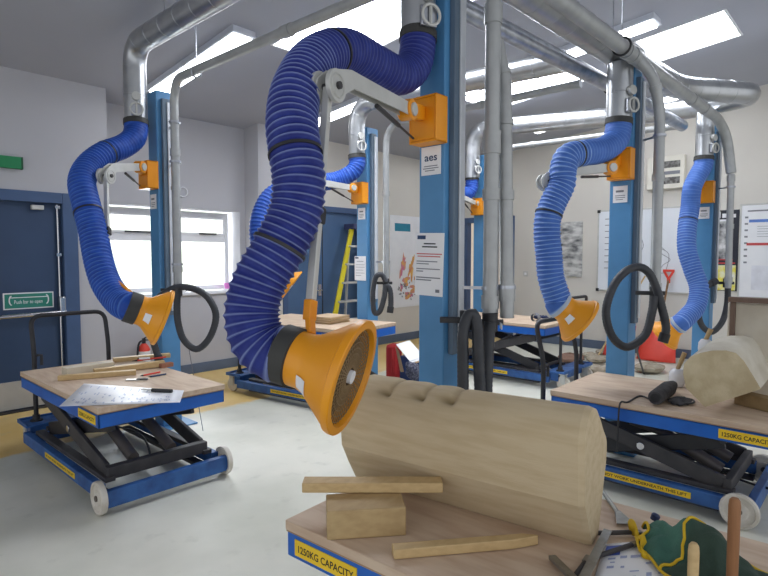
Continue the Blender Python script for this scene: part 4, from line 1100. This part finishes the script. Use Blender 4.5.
# two tool handles standing in front
def handle_tool(label, px, ytop, D, r, m, hexa=False):
    o = thing('mallet', label, 'mallet', gz(px, 600, ZM))
    top = at(px, ytop, D); base = V((top.x, top.y, ZM+.105)) 
    prof_l = top.z-base.z
    part('handle', MB().lathe([(-.005, 0), (-.005, r*1.0), (prof_l*.5, r*1.05), (prof_l-.02, r*1.08), (prof_l-.006, r*.95), (prof_l, r*.6), (prof_l+.001, 0)], base, (0, 0, 1), 20), m, o, False)
    part('head', MB().lathe([(0, 0), (0, .036), (.01, .042), (.05, .048), (.085, .046), (.1, .03), (.1, 0)], V((top.x, top.y, ZM+.006)), (0, 0, 1), 28), WOODX, o, False)
    return o
handle_tool('round-topped pale wooden handle standing up in front of the green apron', 694, 543, 1.25, .011, WOOD)
handle_tool('taller darker wooden stick standing up in front of the green apron', 735, 498, 1.32, .0125, M_('stick_brown', (150, 104, 66), .6, c2=(124, 82, 50), nscale=9, stretch=(8, 8, 1)))

# ------------------------------------------------------------------ things on the left table
ZL = .65
def dirx(p, q): return (V(q)-V(p))
plank('timber_offcut', 'thick pale timber offcut at the back of the left table, nearest the door', gz(64, 372, ZL+.035), gz(112, 365, ZL+.035), .1, .065, M_('pale_offcut', (206, 196, 176), .7, c2=(190, 176, 150), nscale=6))
plank('timber_strip', 'long thin timber strip lying nearest the drawing on the left table', gz(58, 378, ZL+.02), gz(136, 372, ZL+.02), .05, .036, WOOD)
plank('timber_strip', 'timber strip crossing in the middle of the pile on the left table', gz(94, 372, ZL+.024), gz(164, 363, ZL+.03), .06, .045, WOOD)
plank('timber_strip', 'short timber strip at the very back of the pile on the left table', gz(113, 360, ZL+.02), gz(170, 355, ZL+.02), .06, .036, WOOD)
plank('brick_piece', 'small reddish brown block at the right end of the timber pile', gz(160, 366, ZL+.018), gz(172, 364, ZL+.018), .05, .034, M_('brick_brown', (156, 104, 80), .8))
rr = random.Random(8)
dr = [(.05+.8*rr.random()*.6, .05+.85*rr.random(), 0, 0) for _ in range(60)]
dr = [(u, v, u+.05+.03*rr.random(), v+.012) for u, v, _, _ in dr] + [(u, v, u+.006, v+.09) for u, v, _, _ in dr[:25]] + [(.55+.3*rr.random(), .1+.08*i, .9, .1+.08*i+.01) for i in range(9)]
sheet('drawing_sheet', 'shiny white technical drawing hanging over the edge of the left table', [gz(59, 407, ZL), gz(84, 384, ZL), gz(184, 391, ZL), gz(180, 403, ZL)], FILM, ZL+.004, [('line_print', M_('ink_pale', (176, 186, 212), .5), dr)])
def pen(label, p, q, r, m, name='pencil', cat='pencil', m2=None):
    o = thing(name, label, cat, p, group='pencils and pens on the left table'); p, q = V(p), V(q)
    part('barrel', MB().tube([p, p.lerp(q, .85)], r, 8), m, o, False); part('tip', MB().tube([p.lerp(q, .84), q], r, 8, True, [r, r*.25]), m2 or INKB, o, False); return o
pen('red pencil lying on top of the timber pile', gz(166, 357, ZL+.06), gz(132, 361, ZL+.06), .007, RED)
pen('second red pencil lying on the left table in front of the pile', gz(160, 372, ZL+.008), gz(140, 376, ZL+.008), .006, RED)
pen('dark blue pencil on the left table beside the red one', gz(166, 374, ZL+.008), gz(148, 377, ZL+.008), .006, NAVY)
pen('white marker lying on the timber pile beside a red pencil', gz(150, 358, ZL+.07), gz(137, 359, ZL+.07), .009, WHITE)
o = thing('hand_chisel', 'small dark chisel lying on the drawing on the left table', 'chisel', gz(160, 391, ZL))
part('blade', MB().bar(gz(142, 389, ZL+.014), gz(156, 390, ZL+.014), .022, .006), STEELT, o, False, .001); part('handle', MB().tube([gz(152, 390, ZL+.016), gz(172, 391, ZL+.016)], .012, 12), BLACK, o, False)
o = thing('putty_knife', 'flat grey scraper lying between the timber and the drawing', 'scraper', gz(136, 379, ZL))
part('blade', MB().bar(gz(126, 379.5, ZL+.008), gz(140, 379.5, ZL+.008), .03, .004), STEELT, o, False, .001); part('handle', MB().bar(gz(137, 379, ZL+.01), gz(148, 379, ZL+.01), .022, .012), DGREY, o, False, .003)
solo('thin_cord', MB().tube([at(189, 349, 4.6), gz(203, 431)+V((0, 0, .003))], .0035, 6), INKG, 'thin grey cord hanging from the ring of hose near the windows to the floor', 'cord')
# fire extinguisher by the wall
fx = gz(144, 372, 0); fx = V((2.62, 6.6, 0))
fx = V((ony(144, 350, 6.6).x, 6.6, 0))
zt_ = ony(144, 335, 6.6).z
o = thing('fire_extinguisher', 'red fire extinguisher with white label by the wall behind the left table', 'fire extinguisher', fx)
part('body', MB().lathe([(.0, 0), (0, .06), (.01, .07), (zt_-.17, .07), (zt_-.13, .05), (zt_-.1, .025), (zt_-.1, 0)], fx, (0, 0, 1), 28), RED, o, False)
part('label_band', MB().lathe([(zt_-.32, .0712), (zt_-.19, .0712)], fx, (0, 0, 1), 28), PAPER, o, False)
part('valve', MB().cyl(fx+V((0, 0, zt_-.11)), fx+V((0, 0, zt_-.04)), .022, 14).bar(fx+V((0, 0, zt_-.04)), fx+V((.06, -.06, zt_)), .025, .012).bar(fx+V((0, 0, zt_-.06)), fx+V((.07, -.07, zt_-.06)), .02, .01), BLACK, o, False)
part('hose', MB().tube(crom([fx+V((0, 0, zt_-.06)), fx+V((-.07, -.02, zt_-.1)), fx+V((-.09, -.02, zt_-.3)), fx+V((-.085, -.02, zt_-.5))], 8), .012, 8), BLACK, o, False)
# pink pot on the window sill
c = V((4.2, YW+.06, WZ0+.016))
o = thing('pink_pot', 'small pink pot on the window sill', 'pot', c)
part('pot', MB().lathe([(0, 0), (0, .035), (.09, .05), (.09, .043), (.02, .03), (.02, 0)], c, (0, 0, 1), 20), PURPLE, o, False)
part('saucer', MB().lathe([(-.0005, 0), (-.0005, .05), (.012, .06), (.012, 0)], c, (0, 0, 1), 20), WHITE, o, False)
# ring hanging on the pipe by the window
solo('wall_ring', MB().torus(ony(183, 192, YW-.02), (0, 1, 0), .06, .008, 24, 8), WHITE, 'pale ring hanging on the wall above the window', 'ring')

# ------------------------------------------------------------------ far things
# stepladder against the double doors
def ladder():
    yb = YC-.1
    top = ony(354, 224, yb); 
    o = thing('step_ladder', 'yellow fibreglass stepladder standing in front of the far double doors', 'ladder', (5.8, yb-.1, 0))
    x0, x1 = ony(350, 226, yb).x, ony(350, 226, yb).x+.26
    zt = ony(350, 224, yb).z; xb0 = ony(326, 362, yb-.32).x
    for s_, (xa, xb) in ((0, (xb0, x0)), (1, (x1-.1, x1))):
        part('stile', MB().bar((xa, yb-.32, 0), (xb, yb-.05, zt-.05), .085, .03, V((0, 1, 0))), YELL, o, False, .004)
    for k in range(1, 7):
        z = zt*k/7.2; f = z/zt
        xa = xb0+(x0-xb0)*f; xb = x1-.1+.1*f; yy = yb-.32+.27*f
        part('tread', MB().bx((xa, yy-.05, z-.03), (xb, yy+.05, z)), ALU, o, False, .004)
    part('top_cap', MB().bx((x0-.06, yb-.16, zt-.09), (x1+.06, yb+.08, zt)), M_('cap_blue_grey', (60, 66, 104), .5), o, False, .01)
    for s_, (xa, xb) in ((0, (x0-.1, x0+.04)), (1, (x1+.02, x1-.02))):
        part('rear_leg', MB().bar((xa, yb+.06, 0), (xb, yb+.05, zt-.05), .028, .04, V((0, 1, 0))), ALU, o, False, .004)
ladder()
# bundled papers on the raised far table
p = gz(329, 322, .845)
o = thing('paper_bundle', 'stack of folded brown paper sheets on the raised far table', 'paper')
WM[o.name] = Matrix.Translation(p); o.location = p
rr = random.Random(2)
for k in range(6):
    part('folded_sheet', MB().box(p+V((.02*rr.random(), .02*rr.random(), .004+.012*k)), (.34, .3, .01), (0, 0, .1+.12*rr.random())), (WOODX, M_('paper_brown', (196, 170, 140), .7, nscale=9) if 'paper_brown' not in MATS else MATS['paper_brown'])[k % 2], o, False, .003)
# red bag and papers on the floor
o = thing('red_bag', 'red fabric bag on the floor behind the sandstone block', 'bag', gz(394, 378))
c = gz(394, 379)
part('bag_body', MB().box(c+V((0, 0, .225)), (.2, .16, .448), (0, 0, .3)), REDD, o, False, .04)
part('strap', MB().tube(crom([c+V((-.1, -.06, .4)), c+V((-.13, -.09, .3)), c+V((-.13, -.09, .2)), c+V((-.1, -.06, .1))], 6), .012, 8), REDD, o, False)
c = gz(411, 381) + V((.16, .05, 0))
o = thing('paper_crate', 'navy crate overflowing with white papers on the floor behind the sandstone block', 'crate', c)
part('crate', MB().box(c+V((0, 0, .15)), (.34, .3, .3), (0, 0, .2)), M_('crate_navy', (34, 54, 100), .6), o, False, .015)
q = [at(396, 345, 6.25), at(409.5, 341, 6.4), at(424, 357, 6.25), at(410, 362, 6.1)]
for k in range(3): part('papers', MB().prism([p_-V((0, 0, .016*k))+V((.01*k, -.012*k, 0)) for p_ in q], (0, 0, .01)), PAPER if k < 2 else M_('card_tan', (176, 146, 108), .7), o, False, .002)
part('folder', MB().prism([at(396, 347, 6.2), at(399, 351, 6.1), at(404, 372, 6.0), at(401, 372, 6.05)], (.02, .03, 0)), MATS['card_tan'], o, False, .002)
cc = at(413, 370, 5.95); mb = MB().ball(cc, .12, 24, (.85, .7, .95)); rr = random.Random(6)
mb.v = [cc+(v-cc)*(.85+.14*math.sin(31*v.x+17*v.z)+.12*math.sin(43*v.z-29*v.y)+.06*rr.random()) for v in mb.v]
part('cloth', mb, M_('cloth_pattern', (38, 42, 66), .85, c2=(120, 120, 134), nscale=42, namt=.8), o, False, smooth=60)
# things on the back table
o = thing('work_glove', 'dark blue glove lying on the back table', 'glove', gz(537, 318, .75))
c = gz(538, 317, .785)
gm = MB().ball(c, .07, 16, (1.2, .8, .35))
for k in range(4): gm.tube([c+V((.05, -.05+.033*k, 0)), c+V((.1, -.06+.04*k, .004)), c+V((.14, -.055+.037*k, -.008))], .014, 8, True, [.015, .014, .009])
gm.tube([c+V((0, -.05, 0)), c+V((.04, -.1, 0)), c+V((.06, -.11, -.005))], .015, 8, True, [.016, .014, .009])
part('palm', gm, BLUEC, o, False, smooth=80); part('cuff', MB().lathe([(0, .045), (0, .05), (.06, .055), (.06, .05)], c-V((.1, 0, 0)), (1, 0, 0), 18), INKG, o, False)
# floor offcuts by the back wall
rr = random.Random(21)
for k, (px, py, s_, lab) in enumerate([(597, 362, .16, 'flat buff stone offcut on the floor left of the right-hand post'), (604, 354, .13, 'low stone offcut on the floor by the back wall skirting'), (600, 373, .18, 'pale stone slab on the floor just before the right-hand table'), (590, 357, .12, 'brown stone lump on the floor near the back table'), (571, 362, .2, 'reddish stone lump behind the back table deck'), (650, 372, .2, 'rough stone kerb piece under the red shovels')]):
    c = gz(px, py); mb = MB().ball(c+V((0, 0, s_*.3)), s_, 10, (1.3, 1, .32))
    for i, v in enumerate(mb.v): mb.v[i] = c+V((0, 0, s_*.3)) + (v-c-V((0, 0, s_*.3)))*(.85+.3*rr.random())
    solo('stone_offcut', mb, RUBBLE if k != 4 else M_('offcut_brown', (138, 108, 92), .9), lab, 'stone', 'stone offcuts by the back wall', smooth=0)
# shovels against the back wall
def shovel(label, y, py_blade_w, zt, lean, wood=True):
    o = thing('snow_shovel', label, 'shovel', (XB-.5, y, 0))
    top = V((XB-.08, y, zt)); ft = V((XB-.5, y, .42))
    part('shaft', MB().tube([ft, top], .016, 12), WOODD, o, False)
    g = MB(); g.bar(top+V((0, -.08, .13)), top+V((0, .08, .13)), .03, .035); g.bar(top, top+V((0, -.07, .13)), .028, .03); g.bar(top, top+V((0, .07, .13)), .028, .03); g.cyl(top-V((0, 0, .06)), top+V((0, 0, .02)), .024, 14)
    part('grip', g, RED, o, False, .004)
    bl = MB(); n = 12; w = py_blade_w
    for i in range(n+1):
        t = i/n
        for j in range(9):
            u = -1+2*j/8
            bl.v.append(V((XB-.5-.02+.10*t*t-.14*(1-t)+.05*u*u, y+u*w*(.8+.2*(1-t)), .02+.46*t)))
    for i in range(n):
        for j in range(8): bl.f.append((i*9+j, i*9+j+1, (i+1)*9+j+1, (i+1)*9+j))
    b_ = part('blade', bl, RED, o, False, smooth=60); md = b_.modifiers.new('thick', 'SOLIDIFY'); md.thickness = .008
    return o
shovel('red snow shovel with long brown shaft and red grip leaning on the back wall', 2.48, .27, 1.2, 0)
shovel('second red shovel blade standing beside the long-handled one by the back wall', 3.02, .23, .72, 0)
# thin rods by the right-hand post
plank('grey_rod', 'thin grey rod leaning beside the right-hand post above the far table corner', gz(644, 374, .0)+V((0, 0, .0)), at(628, 322, 5.4), .02, .02, DGREY, 'rod')
plank('pale_lath', 'pale thin lath leaning beside the right-hand post behind the hose loop', V((8.2, 3.2, .0)), V((8.9, 2.75, 1.25)), .025, .015, WOOD, 'lath')

# ------------------------------------------------------------------ things on the right table
ZR = .61
def block_faces():
    D0, D1 = 3.32, 3.72
    f = [(705, 407), (686, 388), (683, 374), (684, 364), (690, 357), (700, 353), (712, 350.5), (726, 350.5), (736, 353), (744, 361), (752, 374), (761, 389)]
    F_ = [at(x, y, D0) for x, y in f]
    E = at(760, 345, D1-.1)-at(744, 361, D0)
    mb = MB().prism(F_, E)
    return mb
mb = block_faces()
lo = min(p.z for p in mb.v)
sh = V((0, 0, max(0, ZR+.002-lo)))
o = thing('stone_block', 'pale stone block with a curved back and buff front face on the right-hand table', 'stone block', (4.1, .85, ZR))
for v_ in mb.v: v_ += sh
part('block', mb, STONEW, o, False, .006)
# dark buff sheet laid just proud of the front face
k = len(mb.v)//2
fc = MB(); off = (CP-mb.v[0]).normalized()*.002
fc.add([v_+off for v_ in mb.v[:k]], [tuple(range(k))])
part('front_sheet', fc, STONEF, o, False, 0, 0)
big = thing('stone_block', 'large pale square-cut stone block behind the curved one, dark bar across it', 'stone block', (4.35, .35, ZR))
bb = MB().bx((4.29, -.2, ZR+.001), (4.53, .795, 1.24))
part('block', bb, M_('pale_stone', (206, 198, 182), .9, c2=(190, 180, 162), nscale=5, namt=.8), big, False, .01)
cl = thing('steel_strap', 'brown steel bar and upright clamped round the large stone block', 'frame', (4.08, .5, ZR))
part('top_bar', MB().bx((4.24, -.25, 1.245), (4.3, .785, 1.28)), BROWN, cl, False, .004)
part('upright', MB().bx((4.25, .745, ZR+.002), (4.285, .775, 1.245)), BROWN, cl, False, .004)
def carving_mallet(lab, base, top, hr):
    o = thing('carving_mallet', lab, 'mallet', base, group='white carving mallets on the right-hand table')
    b0 = V(base)
    part('head', MB().lathe([(0, 0), (0, hr*.75), (.015, hr*.9), (.06, hr), (.1, hr*.95), (.125, hr*.6), (.125, 0)], b0, (0, 0, 1), 26), WHITE, o, False)
    part('handle', MB().tube([b0+V((0, 0, .12)), V(top)], .014, 12, True, [.014, .017]), WOODX, o, False)
b0 = gz(677, 386, ZR+.002); tp = onx(684, 353, b0.x); carving_mallet('white-headed mallet on the right-hand table, standing in front of the red shovels', b0, (b0.x+.02, tp.y, tp.z), .055)
b0 = onx(705, 357, 4.36); tp = onx(711, 329, 4.38)
carving_mallet('white-headed mallet just behind the top of the curved stone block', b0, tp, .046)
solo('timber_prop', MB().bx((b0.x-.045, b0.y-.04, ZR+.001), (b0.x+.045, b0.y+.06, b0.z-.001)), WOODD, 'timber post under the mallet behind the curved stone block', 'timber', bevel=.004)
# dark grey tool with its cord
c0, c1 = gz(655, 398, ZR+.054), gz(673, 385, ZR+.056)
o = thing('power_tool', 'dark grey barrel-shaped tool with a black cord on the right-hand table', 'tool', gz(662, 398, ZR))
part('body', MB().lathe([(0, .028), (0, .04), (.02, .046), ((c1-c0).length*.7, .05), ((c1-c0).length, .03), ((c1-c0).length, 0)], c0, c1-c0, 24), GLOVE, o, False)
part('mouth', MB().lathe([(.012, 0), (.012, .038)], c0, c1-c0, 24), BLACK, o, False)
part('cord', MB().tube(crom([gz(652, 400, ZR+.006), gz(640, 396, ZR+.006), gz(628, 402, ZR+.006), onx(621, 404, 3.6)+V((0, 0, .012)), onx(619, 410, 3.575), onx(618, 428, 3.58), onx(617, 452, 3.59)], 8), .006, 8), BLACK, o, False)
o = thing('dust_cloth', 'crumpled dark grey cloth between the tool and the curved stone block', 'cloth', gz(676, 402, ZR))
c = gz(680, 401, ZR+.012); mb = MB().ball(c, .07, 18, (1.5, .9, .25)); rr = random.Random(4)
mb.v = [c+(v-c)*(.85+.3*rr.random()) for v in mb.v]
for v_ in mb.v: v_.z = max(v_.z, ZR+.002)
part('cloth', mb, GLOVE, o, False, smooth=70); part('hem', MB().tube(crom([c+V((-.09, .02, .002)), c+V((-.03, -.07, .004)), c+V((.07, -.06, .003)), c+V((.1, .02, .002))], 6), .006, 6), DGREY, o, False)
plank('timber_prop', 'brown timber prop under the right side of the curved stone block', (4.0, .46, ZR+.042), (4.1, .68, ZR+.042), .09, .08, M_('prop_brown', (150, 126, 88), .7, c2=(124, 100, 66), nscale=9, namt=.9))

# ------------------------------------------------------------------ light
w = bpy.data.worlds.new('world'); SC.world = w; w.use_nodes = True
bg = w.node_tree.nodes['Background']; bg.inputs[0].default_value = (.93, .96, 1, 1); bg.inputs[1].default_value = .95
def area(name, loc, target, sx_, sy_, power, col):
    l = bpy.data.lights.new(name, 'AREA'); l.shape = 'RECTANGLE'; l.size = sx_; l.size_y = sy_; l.energy = power; l.color = col
    o = bpy.data.objects.new(name, l); COL.objects.link(o); o.location = loc
    o.rotation_euler = (V(target)-V(loc)).to_track_quat('-Z', 'Y').to_euler(); return o
area('window_daylight', (3.45, 7.6, 2.0), (3.45, 4.0, .6), 1.9, 1.3, 110, (.92, .97, 1))
SC.view_settings.view_transform = 'Standard'
SC.view_settings.look = 'None'
SC.view_settings.exposure = 0.2
